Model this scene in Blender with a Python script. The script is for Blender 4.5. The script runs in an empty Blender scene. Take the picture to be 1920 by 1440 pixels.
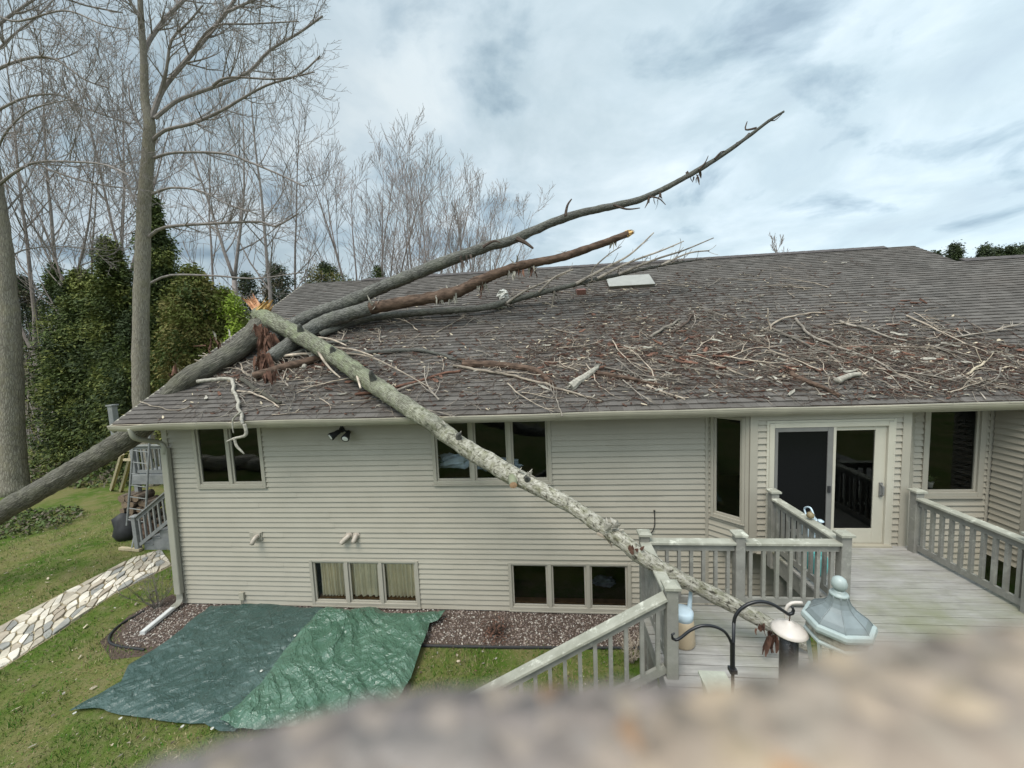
import bpy, math, random
import numpy as np
from mathutils import Vector, Matrix, noise as mnoise
V = Vector
rad = math.radians
SC = bpy.context.scene
COL = SC.collection

# ------------------------------------------------------------------ camera
F = 725.0                      # focal length in pixels of the 1920 wide photograph
H = 5.24                       # eye height above the ground at the house wall
def cam_axes(yaw, pitch, roll):
    cy, sy = math.cos(yaw), math.sin(yaw)
    f = V((-sy, cy, 0)); r = V((cy, sy, 0)); u = V((0, 0, 1))
    f2 = f*math.cos(pitch) - u*math.sin(pitch)
    u2 = u*math.cos(pitch) + f*math.sin(pitch)
    return r*math.cos(roll) + u2*math.sin(roll), u2*math.cos(roll) - r*math.sin(roll), f2
RIGHT, UP, FWD = cam_axes(rad(5.63), rad(5.05), rad(-2.42))
EYE = V((0, 0, H))
cam_d = bpy.data.cameras.new("camera")
cam = bpy.data.objects.new("camera", cam_d); COL.objects.link(cam)
cam.matrix_world = Matrix(((RIGHT.x, UP.x, -FWD.x, 0), (RIGHT.y, UP.y, -FWD.y, 0), (RIGHT.z, UP.z, -FWD.z, H), (0, 0, 0, 1)))
cam_d.sensor_fit = 'HORIZONTAL'; cam_d.sensor_width = 36; cam_d.lens = F/1920*36
cam_d.clip_start = 0.004; cam_d.clip_end = 2000
cam_d.dof.use_dof = True; cam_d.dof.focus_distance = 6.5; cam_d.dof.aperture_fstop = 4.6
SC.camera = cam

# ------------------------------------------------------------------ world, sun, exposure
SUN_EL, SUN_AZ = rad(58), rad(205)       # azimuth clockwise from +Y
SC.view_settings.view_transform = 'Standard'; SC.view_settings.look = 'None'
SC.view_settings.exposure = 0.84; SC.view_settings.gamma = 1
W = bpy.data.worlds.new("World"); SC.world = W; W.use_nodes = True
def build_world():
    nt = W.node_tree; N = nt.nodes; L = nt.links; N.clear()
    out = N.new('ShaderNodeOutputWorld')
    sky = N.new('ShaderNodeTexSky'); sky.sky_type = 'NISHITA'; sky.sun_disc = False
    sky.sun_elevation = SUN_EL; sky.sun_rotation = SUN_AZ
    bg1 = N.new('ShaderNodeBackground'); bg1.inputs[1].default_value = 0.1
    L.new(sky.outputs[0], bg1.inputs[0])
    tc = N.new('ShaderNodeTexCoord')
    sep = N.new('ShaderNodeSeparateXYZ'); L.new(tc.outputs['Generated'], sep.inputs[0])
    def math_(op, a, b=None, clamp=False):
        m = N.new('ShaderNodeMath'); m.operation = op; m.use_clamp = clamp
        for i, x in enumerate((a, b)):
            if x is None: continue
            if isinstance(x, (int, float)): m.inputs[i].default_value = x
            else: L.new(x, m.inputs[i])
        return m.outputs[0]
    zc = math_('ADD', math_('MAXIMUM', sep.outputs[2], 0.0), 0.26)
    px = math_('DIVIDE', sep.outputs[0], zc); py = math_('DIVIDE', sep.outputs[1], zc)
    cmb = N.new('ShaderNodeCombineXYZ'); L.new(px, cmb.inputs[0]); L.new(py, cmb.inputs[1])
    def noise(scale, detail, rough, dist, off):
        mp = N.new('ShaderNodeMapping'); mp.inputs['Location'].default_value = off
        L.new(cmb.outputs[0], mp.inputs[0])
        n = N.new('ShaderNodeTexNoise'); n.inputs['Scale'].default_value = scale; n.inputs['Detail'].default_value = detail
        n.inputs['Roughness'].default_value = rough; n.inputs['Distortion'].default_value = dist
        L.new(mp.outputs[0], n.inputs['Vector']); return n.outputs['Fac']
    n1 = noise(1.9, 9, 0.56, 0.3, (5.3, 2.9, 0))
    n2 = noise(2.6, 9, 0.55, 0.35, (7.7, 4.2, 0))
    def ramp(fac, stops):
        r = N.new('ShaderNodeValToRGB'); e = r.color_ramp.elements
        while len(e) < len(stops): e.new(0.5)
        for k, (p, c) in zip(e, stops): k.position = p; k.color = (*c, 1)
        L.new(fac, r.inputs[0]); return r.outputs[0]
    c1 = ramp(n1, [(0.30, (0.38, 0.465, 0.52)), (0.44, (0.44, 0.535, 0.58)), (0.55, (0.53, 0.62, 0.665)), (0.68, (0.65, 0.725, 0.75))])
    dark = ramp(n2, [(0.31, (0.52, 0.58, 0.64)), (0.38, (0.74, 0.79, 0.83)), (0.46, (0.98, 0.99, 1)), (0.6, (1, 1, 1))])
    mul = N.new('ShaderNodeMix'); mul.data_type = 'RGBA'; mul.blend_type = 'MULTIPLY'; mul.inputs[0].default_value = 1
    L.new(c1, mul.inputs[6]); L.new(dark, mul.inputs[7])
    # sun glow in the overcast, boosted unseen behind the camera to add light
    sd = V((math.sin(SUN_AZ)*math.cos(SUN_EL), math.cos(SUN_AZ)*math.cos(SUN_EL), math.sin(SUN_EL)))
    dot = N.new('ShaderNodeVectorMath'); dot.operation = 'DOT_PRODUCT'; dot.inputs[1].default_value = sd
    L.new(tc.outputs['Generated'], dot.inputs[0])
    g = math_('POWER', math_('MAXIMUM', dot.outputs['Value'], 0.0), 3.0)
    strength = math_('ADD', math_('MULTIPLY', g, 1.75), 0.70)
    # a brighter stretch of thin cloud towards +X
    gx = math_('MULTIPLY', math_('ADD', sep.outputs[0], 0.25), 0.26)
    strength = math_('ADD', strength, math_('MAXIMUM', gx, -0.1))
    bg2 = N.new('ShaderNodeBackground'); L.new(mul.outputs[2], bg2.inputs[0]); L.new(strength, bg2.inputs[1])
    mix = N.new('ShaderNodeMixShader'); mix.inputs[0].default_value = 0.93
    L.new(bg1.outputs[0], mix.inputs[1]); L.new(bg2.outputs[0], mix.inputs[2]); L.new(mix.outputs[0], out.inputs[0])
build_world()
sl = bpy.data.lights.new("sun", 'SUN'); sl.energy = 1.5; sl.angle = rad(28); sl.color = (1, 0.925, 0.83)
so = bpy.data.objects.new("sun", sl); COL.objects.link(so); so.location = (0, -20, 30)
so.rotation_euler = V((-math.sin(SUN_AZ)*math.cos(SUN_EL), -math.cos(SUN_AZ)*math.cos(SUN_EL), -math.sin(SUN_EL))).to_track_quat('-Z', 'Y').to_euler()

# ------------------------------------------------------------------ measuring: a sight line of the photograph cut with a real plane
def ray(px, py): return RIGHT*((px-960)/F) - UP*((py-720)/F) + FWD
def onY(px, py, Y): d = ray(px, py); return EYE + d*(Y/d.y)
def onZ(px, py, Z=0.0): d = ray(px, py); return EYE + d*((Z-H)/d.z)
def onX(px, py, X): d = ray(px, py); return EYE + d*(X/d.x)
RY, RZ, RS = 6.62, 4.13, 0.575           # eave of the roof and its slope
RN = V((0, -RS, 1)).normalized()
def roof_z(Y): return RZ + RS*(Y-RY)
def onR(px, py, off=0.0):
    d = ray(px, py); t = (RZ+off-H-RS*RY)/(d.z-RS*d.y); return EYE + d*t
D = 7.3                                   # main wall plane

# ------------------------------------------------------------------ object helpers
ORG = {}
def props(o, label=None, cat=None, group=None, kind=None):
    if label: o['label'] = label
    if cat: o['category'] = cat
    if group: o['group'] = group
    if kind: o['kind'] = kind
    return o
def thing(name, label, cat, loc=(0, 0, 0), group=None):
    o = bpy.data.objects.new(name, None); COL.objects.link(o); o.location = loc; o.empty_display_size = 0.1
    ORG[o] = V(loc); return props(o, label, cat, group)
class MB:
    def __init__(s): s.v = []; s.f = []; s.m = []; s.uv = []; s.T = None; s.has_uv = False
    def add(s, verts, faces, mi=0, uvs=None):
        b = len(s.v)
        if s.T is not None: verts = [s.T @ V(p) for p in verts]
        s.v.extend([tuple(p) for p in verts]); s.f.extend([tuple(i+b for i in f) for f in faces]); s.m.extend([mi]*len(faces))
        if uvs is None: s.uv.extend([(0, 0)]*len(verts))
        else: s.uv.extend(uvs); s.has_uv = True
        return s
    def box(s, a, b, mi=0):
        x0, y0, z0 = [min(p, q) for p, q in zip(a, b)]; x1, y1, z1 = [max(p, q) for p, q in zip(a, b)]
        return s.add([(x0, y0, z0), (x1, y0, z0), (x1, y1, z0), (x0, y1, z0), (x0, y0, z1), (x1, y0, z1), (x1, y1, z1), (x0, y1, z1)],
                     [(0, 3, 2, 1), (4, 5, 6, 7), (0, 1, 5, 4), (1, 2, 6, 5), (2, 3, 7, 6), (3, 0, 4, 7)], mi)
    def beam(s, a, b, w, h, up=(0, 0, 1), mi=0, ch=0.0):
        a, b = V(a), V(b); d = (b-a).normalized(); u = V(up); sd = d.cross(u).normalized(); u = sd.cross(d).normalized()
        if ch <= 0: pr = [(-w/2, -h/2), (w/2, -h/2), (w/2, h/2), (-w/2, h/2)]
        else:
            w2, h2 = w/2, h/2
            pr = [(-w2+ch, -h2), (w2-ch, -h2), (w2, -h2+ch), (w2, h2-ch), (w2-ch, h2), (-w2+ch, h2), (-w2, h2-ch), (-w2, -h2+ch)]
        n = len(pr); vs = [a+sd*x+u*y for x, y in pr]+[b+sd*x+u*y for x, y in pr]
        fs = [(i, (i+1) % n, n+(i+1) % n, n+i) for i in range(n)]+[tuple(range(n-1, -1, -1)), tuple(range(n, 2*n))]
        return s.add(vs, fs, mi)
    def tube(s, pts, rs, sides=8, cap=True, mi=0, amp=0.0, freq=3.0, seed=0.0, uv=False):
        pts = [V(p) for p in pts]; n = len(pts)
        if isinstance(rs, (int, float)): rs = [rs]*n
        vs = []; uvs = []; ref = None; L = 0.0
        cols = sides+1 if uv else sides
        for i, p in enumerate(pts):
            t = (pts[min(i+1, n-1)]-pts[max(i-1, 0)])
            t = t.normalized() if t.length > 1e-9 else V((0, 0, 1))
            if ref is None:
                ref = V((0, 0, 1)) if abs(t.z) < 0.9 else V((1, 0, 0))
            a = (ref - t*ref.dot(t)); a = a.normalized() if a.length > 1e-6 else t.orthogonal().normalized()
            ref = a; b = t.cross(a)
            if i: L += (p-pts[i-1]).length
            for k in range(cols):
                th = 2*math.pi*k/sides; dr = a*math.cos(th)+b*math.sin(th); r = rs[i]
                if amp:
                    q = p*freq + dr*(rs[i]*freq*1.6) + V((seed, 0, 0))
                    r *= 1+amp*mnoise.noise(q)+amp*0.6*mnoise.noise(q*2.7)
                vs.append(p+dr*r); uvs.append((k/sides*2*math.pi*0.2, L))
        fs = []
        for i in range(n-1):
            for k in range(sides):
                k2 = k+1 if uv else (k+1) % sides
                fs.append((i*cols+k, i*cols+k2, (i+1)*cols+k2, (i+1)*cols+k))
        if cap:
            fs.append(tuple(range(sides-1, -1, -1))); fs.append(tuple((n-1)*cols+k for k in range(sides)))
        return s.add(vs, fs, mi, uvs if uv else None)
    def lathe(s, prof, c=(0, 0, 0), n=20, mi=0, a0=0.0, axis=None):
        c = V(c); vs = []; fs = []
        Mx = Matrix.Identity(3) if axis is None else V(axis).to_track_quat('Z', 'Y').to_matrix()
        for r, z in prof:
            for k in range(n):
                th = a0+2*math.pi*k/n; vs.append(c+Mx @ V((r*math.cos(th), r*math.sin(th), z)))
        for i in range(len(prof)-1):
            for k in range(n): fs.append((i*n+k, i*n+(k+1) % n, (i+1)*n+(k+1) % n, (i+1)*n+k))
        fs.append(tuple(range(n-1, -1, -1))); fs.append(tuple((len(prof)-1)*n+k for k in range(n)))
        return s.add(vs, fs, mi)
    def ball(s, c, r, seg=12, squash=1.0, mi=0):
        pr = [(max(1e-4, r*math.sin(math.pi*i/8)), -r*squash*math.cos(math.pi*i/8)) for i in range(9)]
        return s.lathe(pr, c, seg, mi)
    def build(s, name, mats, parent=None, org=None, smooth=False, bevel=0.0):
        o_w = V(org) if org is not None else (ORG[parent] if parent is not None else V((0, 0, 0)))
        me = bpy.data.meshes.new(name)
        me.from_pydata([(x-o_w.x, y-o_w.y, z-o_w.z) for x, y, z in s.v], [], s.f)
        for m in (mats if isinstance(mats, (list, tuple)) else [mats]): me.materials.append(m)
        if any(s.m): me.polygons.foreach_set('material_index', s.m)
        if smooth: me.polygons.foreach_set('use_smooth', [True]*len(s.f))
        if s.has_uv:
            ul = me.uv_layers.new(name='UVMap'); li = np.empty(len(me.loops), dtype=np.int32)
            me.loops.foreach_get('vertex_index', li)
            ul.data.foreach_set('uv', np.array(s.uv, dtype=np.float32)[li].ravel())
        me.update()
        o = bpy.data.objects.new(name, me); COL.objects.link(o)
        if parent is not None: o.parent = parent; o.location = o_w-ORG[parent]
        else: o.location = o_w
        ORG[o] = o_w
        if bevel:
            b = o.modifiers.new('bevel', 'BEVEL'); b.width = bevel; b.segments = 2; b.limit_method = 'ANGLE'
        return o
def smooth_path(pts, rs, step):
    pts = [V(p) for p in pts]; n = len(pts); P = []; R = []
    for i in range(n-1):
        p0 = pts[max(i-1, 0)]; p1 = pts[i]; p2 = pts[i+1]; p3 = pts[min(i+2, n-1)]
        k = max(1, int((p2-p1).length/step))
        for j in range(k):
            t = j/k; t2 = t*t; t3 = t2*t
            P.append(0.5*((2*p1)+(p2-p0)*t+(2*p0-5*p1+4*p2-p3)*t2+(3*p1-p0-3*p2+p3)*t3)); R.append(rs[i]*(1-t)+rs[i+1]*t)
    P.append(pts[-1]); R.append(rs[-1]); return P, R

# ------------------------------------------------------------------ material helpers
class NT:
    def __init__(s, name):
        s.mat = bpy.data.materials.new(name); s.mat.use_nodes = True; s.nt = s.mat.node_tree; s.N = s.nt.nodes; s.L = s.nt.links
        s.b = s.N['Principled BSDF']; s.tc = s.N.new('ShaderNodeTexCoord')
    def vec(s, src='Object', scale=(1, 1, 1), rot=(0, 0, 0)):
        mp = s.N.new('ShaderNodeMapping'); mp.inputs['Scale'].default_value = scale; mp.inputs['Rotation'].default_value = rot
        if src == 'Position': g = s.N.new('ShaderNodeNewGeometry'); s.L.new(g.outputs['Position'], mp.inputs[0])
        else: s.L.new(s.tc.outputs[src], mp.inputs[0])
        return mp.outputs[0]
    def noise(s, v, scale, detail=5, rough=0.55, dist=0.0):
        n = s.N.new('ShaderNodeTexNoise'); n.inputs['Scale'].default_value = scale; n.inputs['Detail'].default_value = detail
        n.inputs['Roughness'].default_value = rough; n.inputs['Distortion'].default_value = dist; s.L.new(v, n.inputs['Vector']); return n.outputs['Fac']
    def voro(s, v, scale, feat='F1', out='Distance', rnd=1.0):
        n = s.N.new('ShaderNodeTexVoronoi'); n.feature = feat; n.inputs['Scale'].default_value = scale; n.inputs['Randomness'].default_value = rnd
        s.L.new(v, n.inputs['Vector']); return n.outputs[out]
    def ramp(s, f, stops, const=False):
        r = s.N.new('ShaderNodeValToRGB'); e = r.color_ramp.elements
        if const: r.color_ramp.interpolation = 'CONSTANT'
        while len(e) < len(stops): e.new(0.5)
        for k, (p, c) in zip(e, stops): k.position = p; k.color = (*c, 1) if len(c) == 3 else c
        s.L.new(f, r.inputs[0]); return r.outputs[0]
    def g(s, f, a, b):                         # grey ramp
        return s.ramp(f, [(a, (0, 0, 0)), (b, (1, 1, 1))])
    def mix(s, f, a, b, mode='MIX'):
        m = s.N.new('ShaderNodeMix'); m.data_type = 'RGBA'; m.blend_type = mode
        for i, x in ((0, f), (6, a), (7, b)):
            if isinstance(x, (int, float)): m.inputs[i].default_value = x
            elif isinstance(x, tuple): m.inputs[i].default_value = (*x, 1) if len(x) == 3 else x
            else: s.L.new(x, m.inputs[i])
        return m.outputs[2]
    def math(s, op, a, b=0.0, clamp=False):
        m = s.N.new('ShaderNodeMath'); m.operation = op; m.use_clamp = clamp
        for i, x in enumerate((a, b)):
            if isinstance(x, (int, float)): m.inputs[i].default_value = x
            else: s.L.new(x, m.inputs[i])
        return m.outputs[0]
    def sep(s, v):
        n = s.N.new('ShaderNodeSeparateXYZ'); s.L.new(v, n.inputs[0]); return n.outputs
    def col(s, c):
        if isinstance(c, tuple): s.b.inputs['Base Color'].default_value = (*c, 1)
        else: s.L.new(c, s.b.inputs['Base Color'])
        return s
    def rough(s, r, spec=0.5, metal=0.0):
        if isinstance(r, (int, float)): s.b.inputs['Roughness'].default_value = r
        else: s.L.new(r, s.b.inputs['Roughness'])
        s.b.inputs['Specular IOR Level'].default_value = spec; s.b.inputs['Metallic'].default_value = metal; return s
    def bump(s, h, st=0.5, dist=0.02):
        b = s.N.new('ShaderNodeBump'); b.inputs['Strength'].default_value = st; b.inputs['Distance'].default_value = dist
        s.L.new(h, b.inputs['Height']); s.L.new(b.outputs[0], s.b.inputs['Normal']); return s
def lerp3(a, k): return tuple(x*k for x in a)
def simple(name, c, var=0.15, scale=6, rough=0.6, bump=0.15, spec=0.4, metal=0.0, src='Position', stretch=(1, 1, 1), rnd=0.0):
    n = NT(name); f = n.noise(n.vec(src, stretch), scale, 6, 0.6); cc = n.ramp(f, [(0.3, lerp3(c, 1-var)), (0.7, lerp3(c, 1+var))])
    if rnd: oi = n.N.new('ShaderNodeObjectInfo'); cc = n.mix(1.0, cc, n.ramp(oi.outputs['Random'], [(0.0, (1-rnd, 1-rnd, 1-rnd)), (1.0, (1+rnd, 1+rnd, 1+rnd))]), 'MULTIPLY')
    n.col(cc).rough(rough, spec, metal)
    if bump: n.bump(f, bump, 0.01)
    return n.mat
M = {}
def mats():
    # siding: vinyl, slightly dirty
    n = NT('vinyl_siding'); v = n.vec('Position'); f = n.noise(v, 1.3, 6, 0.6); f2 = n.noise(n.vec('Position', (0.6, 1, 9)), 3, 5)
    c = n.ramp(f, [(0.3, (0.324, 0.294, 0.236)), (0.7, (0.366, 0.333, 0.271))]); c = n.mix(n.g(f2, 0.35, 0.8), c, n.mix(0.86, (0.23, 0.205, 0.155), c))
    n.col(c).rough(0.5, 0.35).bump(n.noise(n.vec('Position', (3, 3, 30)), 6, 4), 0.06, 0.004); M['siding'] = n.mat
    M['trim'] = simple('beige_trim', (0.335, 0.307, 0.252), 0.06, 2.5, 0.45, 0.03)
    M['gutter'] = simple('gutter_paint', (0.33, 0.30, 0.235), 0.12, 2.2, 0.38, 0.03, 0.5)
    M['spout'] = simple('downspout_paint', (0.29, 0.275, 0.225), 0.1, 2.2, 0.42, 0.03, 0.5)
    M['door'] = simple('door_vinyl', (0.45, 0.42, 0.345), 0.05, 3, 0.4, 0.02)
    M['found'] = simple('concrete', (0.24, 0.24, 0.25), 0.2, 8, 0.85, 0.3)
    M['soffit'] = simple('soffit', (0.32, 0.29, 0.23), 0.05, 3, 0.5, 0.02)
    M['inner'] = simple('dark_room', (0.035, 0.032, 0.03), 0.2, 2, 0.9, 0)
    M['screen'] = simple('insect_screen', (0.005, 0.0055, 0.006), 0.2, 40, 0.2, 0, 0.14)
    M['screenframe'] = simple('screen_frame', (0.16, 0.155, 0.145), 0.1, 5, 0.45, 0)
    n = NT('glass'); nt = n.nt; tr = n.N.new('ShaderNodeBsdfTransparent'); tr.inputs[0].default_value = (0.86, 0.88, 0.87, 1)
    gl = n.N.new('ShaderNodeBsdfGlossy'); gl.inputs['Roughness'].default_value = 0.015; gl.inputs[0].default_value = (0.9, 0.95, 0.95, 1)
    fr = n.N.new('ShaderNodeFresnel'); fr.inputs[0].default_value = 1.42; ms = n.N.new('ShaderNodeMixShader')
    n.L.new(fr.outputs[0], ms.inputs[0]); n.L.new(tr.outputs[0], ms.inputs[1]); n.L.new(gl.outputs[0], ms.inputs[2])
    n.L.new(ms.outputs[0], n.N['Material Output'].inputs[0]); M['glass'] = n.mat
    # shingles: UV u = metres along the eave, v = course number
    n = NT('asphalt_shingles'); uv = n.tc.outputs['UV']
    br = n.N.new('ShaderNodeTexBrick'); br.offset = 0.37; br.offset_frequency = 3; br.squash = 0.7; br.squash_frequency = 2
    for k, x in (('Color1', (0.078, 0.071, 0.064, 1)), ('Color2', (0.136, 0.125, 0.114, 1)), ('Mortar', (0.07, 0.06, 0.055, 1))): br.inputs[k].default_value = x
    br.inputs['Scale'].default_value = 1; br.inputs['Mortar Size'].default_value = 0.004; br.inputs['Brick Width'].default_value = 0.31; br.inputs['Row Height'].default_value = 1; br.inputs['Bias'].default_value = -0.05
    n.L.new(uv, br.inputs['Vector'])
    pos = n.vec('Position'); g1 = n.noise(pos, 0.55, 4); g2 = n.noise(pos, 130, 2, 0.7)
    c = n.mix(n.g(g1, 0.35, 0.7), br.outputs['Color'], n.mix(0.55, br.outputs['Color'], (0.106, 0.091, 0.080)))
    c = n.mix(0.55, c, n.ramp(g2, [(0.3, (0.45, 0.45, 0.45)), (0.7, (1.5, 1.45, 1.4))]), 'MULTIPLY')
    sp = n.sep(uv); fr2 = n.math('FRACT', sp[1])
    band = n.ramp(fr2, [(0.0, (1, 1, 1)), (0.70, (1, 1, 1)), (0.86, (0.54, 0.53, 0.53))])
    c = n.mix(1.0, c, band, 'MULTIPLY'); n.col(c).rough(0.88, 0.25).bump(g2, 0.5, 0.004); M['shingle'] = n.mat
    M['shingle_plain'] = simple('shingle_cap', (0.085, 0.075, 0.072), 0.3, 9, 0.9, 0.4, 0.2)
    # weathered timber
    def timber(name, a, b, li, lic, sc=(1, 1, 1)):
        n = NT(name); p = n.vec('Position'); f = n.noise(n.vec('Position', sc), 5, 7, 0.65); pat = n.noise(p, 7, 6, 0.7); gr = n.noise(p, 1.2, 4)
        c = n.ramp(f, [(0.28, a), (0.72, b)]); c = n.mix(n.g(gr, 0.5, 0.75), c, n.mix(0.45, c, (0.19, 0.19, 0.14)))
        c = n.mix(n.math('MULTIPLY', n.g(pat, 0.56, 0.66), li), c, lic); n.col(c).rough(0.85, 0.2).bump(f, 0.3, 0.006); return n.mat
    M['rail'] = timber('weathered_rail', (0.17, 0.163, 0.145), (0.275, 0.265, 0.235), 0.35, (0.42, 0.42, 0.36))
    M['railcap'] = timber('lichen_rail_cap', (0.24, 0.235, 0.19), (0.38, 0.37, 0.31), 0.85, (0.55, 0.54, 0.46))
    M['oldrail'] = timber('grey_rail', (0.15, 0.155, 0.155), (0.25, 0.25, 0.24), 0.1, (0.4, 0.4, 0.4))
    n = NT('deck_boards'); p = n.vec('Position'); f = n.noise(n.vec('Position', (0.7, 8, 8)), 3, 7, 0.65); gr = n.noise(p, 0.75, 5, 0.6); st = n.noise(p, 3.5, 5, 0.6)
    oi = n.N.new('ShaderNodeTexWhiteNoise'); oi.noise_dimensions = '1D'; sp = n.sep(n.tc.outputs['UV']); n.L.new(sp[1], oi.inputs['W'])
    c = n.ramp(f, [(0.25, (0.20, 0.189, 0.174)), (0.75, (0.39, 0.372, 0.345))])
    c = n.mix(n.math('MULTIPLY', oi.outputs['Value'], 0.35), c, n.mix(0.5, c, (0.2, 0.19, 0.18)))
    c = n.mix(n.math('MULTIPLY', n.g(gr, 0.47, 0.68), 0.7), c, (0.16, 0.165, 0.085)); c = n.mix(n.math('MULTIPLY', n.g(st, 0.55, 0.7), 0.35), c, (0.14, 0.13, 0.12))
    n.col(c).rough(0.75, 0.3).bump(f, 0.25, 0.005); M['deck'] = n.mat
    # bark
    def bark(name, dark, mid, light, lichen, lk, pale=None, uvs=(36, 4.2), strong=0.9):
        n = NT(name); u = n.vec('UV', (uvs[0], uvs[1], 1)); w = n.noise(n.vec('UV', (4, 4, 1)), 3, 4)
        add = n.N.new('ShaderNodeVectorMath'); add.operation = 'MULTIPLY_ADD'
        cmb = n.N.new('ShaderNodeCombineXYZ'); n.L.new(w, cmb.inputs[0]); n.L.new(w, cmb.inputs[1])
        n.L.new(cmb.outputs[0], add.inputs[0]); add.inputs[1].default_value = (0.9, 0.9, 0); n.L.new(u, add.inputs[2])
        cr = n.voro(add.outputs[0], 1.0, 'DISTANCE_TO_EDGE'); fine = n.noise(n.vec('UV', (40, 16, 1)), 2, 6, 0.7); big = n.noise(n.vec('Position'), 3.2, 5, 0.6)
        c = n.ramp(cr, [(0.0, dark), (0.12, mid), (0.5, light)]); c = n.mix(n.g(fine, 0.3, 0.75), n.mix(0.6, c, dark), c)
        c = n.mix(n.math('MULTIPLY', n.g(big, 0.45, 0.68), lk), c, lichen)
        if pale:
            sp = n.sep(n.tc.outputs['UV']); k = n.math('ADD', sp[1], n.math('MULTIPLY', n.math('SUBTRACT', big, 0.5), 5.0)); k = n.math('DIVIDE', n.math('SUBTRACT', k, pale[0]), pale[1], True)
            fl = n.noise(n.vec('UV', (9, 13, 1)), 1.2, 5, 0.66, 0.6); fl2 = n.noise(n.vec('UV', (5, 7, 1)), 1.2, 4, 0.6)
            pc = n.ramp(fl, [(0.37, (0.055, 0.048, 0.036)), (0.45, (0.27, 0.25, 0.20)), (0.62, (0.47, 0.44, 0.375))])
            pc = n.mix(n.math('MULTIPLY', n.g(fl2, 0.48, 0.66), 0.65), pc, (0.18, 0.175, 0.10)); c = n.mix(k, c, pc)
        n.col(c).rough(0.9, 0.2).bump(n.math('ADD', n.math('MINIMUM', cr, 0.3), n.math('MULTIPLY', fine, 0.25)), strong, 0.03); return n.mat
    M['bark'] = bark('fissured_bark', (0.045, 0.04, 0.032), (0.155, 0.145, 0.118), (0.275, 0.25, 0.205), (0.18, 0.175, 0.12), 0.35)
    M['bark_limb'] = bark('green_grey_bark', (0.06, 0.055, 0.04), (0.24, 0.24, 0.175), (0.36, 0.36, 0.275), (0.24, 0.27, 0.15), 0.6, pale=(4.8, 4.0), uvs=(30, 4.5))
    M['bark_grey'] = bark('grey_bark', (0.05, 0.047, 0.042), (0.19, 0.185, 0.165), (0.31, 0.295, 0.26), (0.17, 0.175, 0.13), 0.3, uvs=(26, 6))
    M['bark_stand'] = bark('standing_bark', (0.13, 0.112, 0.088), (0.285, 0.255, 0.21), (0.40, 0.365, 0.30), (0.24, 0.21, 0.13), 0.4, uvs=(34, 4))
    M['heart'] = simple('rotten_heartwood', (0.092, 0.060, 0.043), 0.65, 9, 0.85, 0.7, 0.2, stretch=(0.6, 2, 2))
    M['splinter'] = simple('fresh_split_wood', (0.62, 0.34, 0.19), 0.35, 10, 0.7, 0.5, 0.3, stretch=(2, 2, 0.6))
    M['splinter2'] = simple('yellow_split_wood', (0.56, 0.36, 0.14), 0.3, 10, 0.7, 0.5, 0.3)
    M['cutend'] = simple('cut_wood', (0.50, 0.30, 0.18), 0.3, 40, 0.75, 0.3)
    M['twig'] = simple('twig_bark', (0.21, 0.182, 0.152), 0.55, 5, 0.85, 0.3, 0.2, rnd=0.4)
    M['twigpale'] = simple('pale_bare_twig', (0.345, 0.285, 0.225), 0.45, 5, 0.8, 0.3, 0.2, rnd=0.3)
    M['twigdark'] = simple('dark_twig', (0.085, 0.062, 0.05), 0.4, 14, 0.85, 0.3, 0.2)
    M['barkred'] = simple('red_brown_bark', (0.115, 0.060, 0.042), 0.65, 9, 0.9, 0.6, 0.2, rnd=0.4)
    M['barkgrey'] = simple('grey_bark_flake', (0.31, 0.285, 0.24), 0.4, 18, 0.9, 0.5, 0.2)
    M['woodchip'] = simple('pale_chip', (0.43, 0.36, 0.265), 0.3, 16, 0.8, 0.4, 0.2)
    M['branch'] = simple('bare_branch', (0.225, 0.195, 0.18), 0.3, 5, 0.9, 0.3, 0.15)  # bare branch colours, near and far, lightened to stand in for haze
    M['branch2'] = simple('bare_branch_brown', (0.18, 0.15, 0.135), 0.3, 5, 0.9, 0.3, 0.15)
    M['branch_far'] = simple('bare_branch_far', (0.245, 0.205, 0.19), 0.25, 3, 0.9, 0, 0.1)
    # greenery
    for k, c in dict(cedar1=(0.075, 0.098, 0.026), cedar2=(0.042, 0.058, 0.02), cedar3=(0.150, 0.165, 0.042), cedar4=(0.205, 0.180, 0.058), fresh=(0.24, 0.32, 0.04), pine=(0.05, 0.062, 0.035), brush=(0.13, 0.11, 0.075), ivy=(0.085, 0.12, 0.04)).items():
        n = NT('foliage_'+k); f = n.noise(n.vec('Position'), 5, 4); n.col(n.ramp(f, [(0.3, lerp3(c, 0.7)), (0.7, lerp3(c, 1.3))])).rough(0.7, 0.25)
        n.b.inputs['Subsurface Weight'].default_value = 0.0; M[k] = n.mat
    n = NT('lawn'); p = n.vec('Position'); a = n.noise(p, 0.55, 5, 0.6); b = n.noise(n.vec('Position', (1, 1, 1)), 3.5, 6, 0.7); f = n.noise(p, 60, 4, 0.7)
    c = n.ramp(a, [(0.30, (0.055, 0.105, 0.014)), (0.45, (0.085, 0.125, 0.022)), (0.58, (0.17, 0.155, 0.06)), (0.70, (0.075, 0.13, 0.018))])
    c = n.mix(n.math('MULTIPLY', n.g(b, 0.46, 0.66), 0.75), c, (0.185, 0.165, 0.08)); c = n.mix(0.5, c, n.ramp(f, [(0.3, (0.5, 0.5, 0.5)), (0.7, (1.45, 1.45, 1.45))]), 'MULTIPLY')
    n.col(c).rough(0.95, 0.1).bump(f, 0.8, 0.03); M['lawn'] = n.mat
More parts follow.
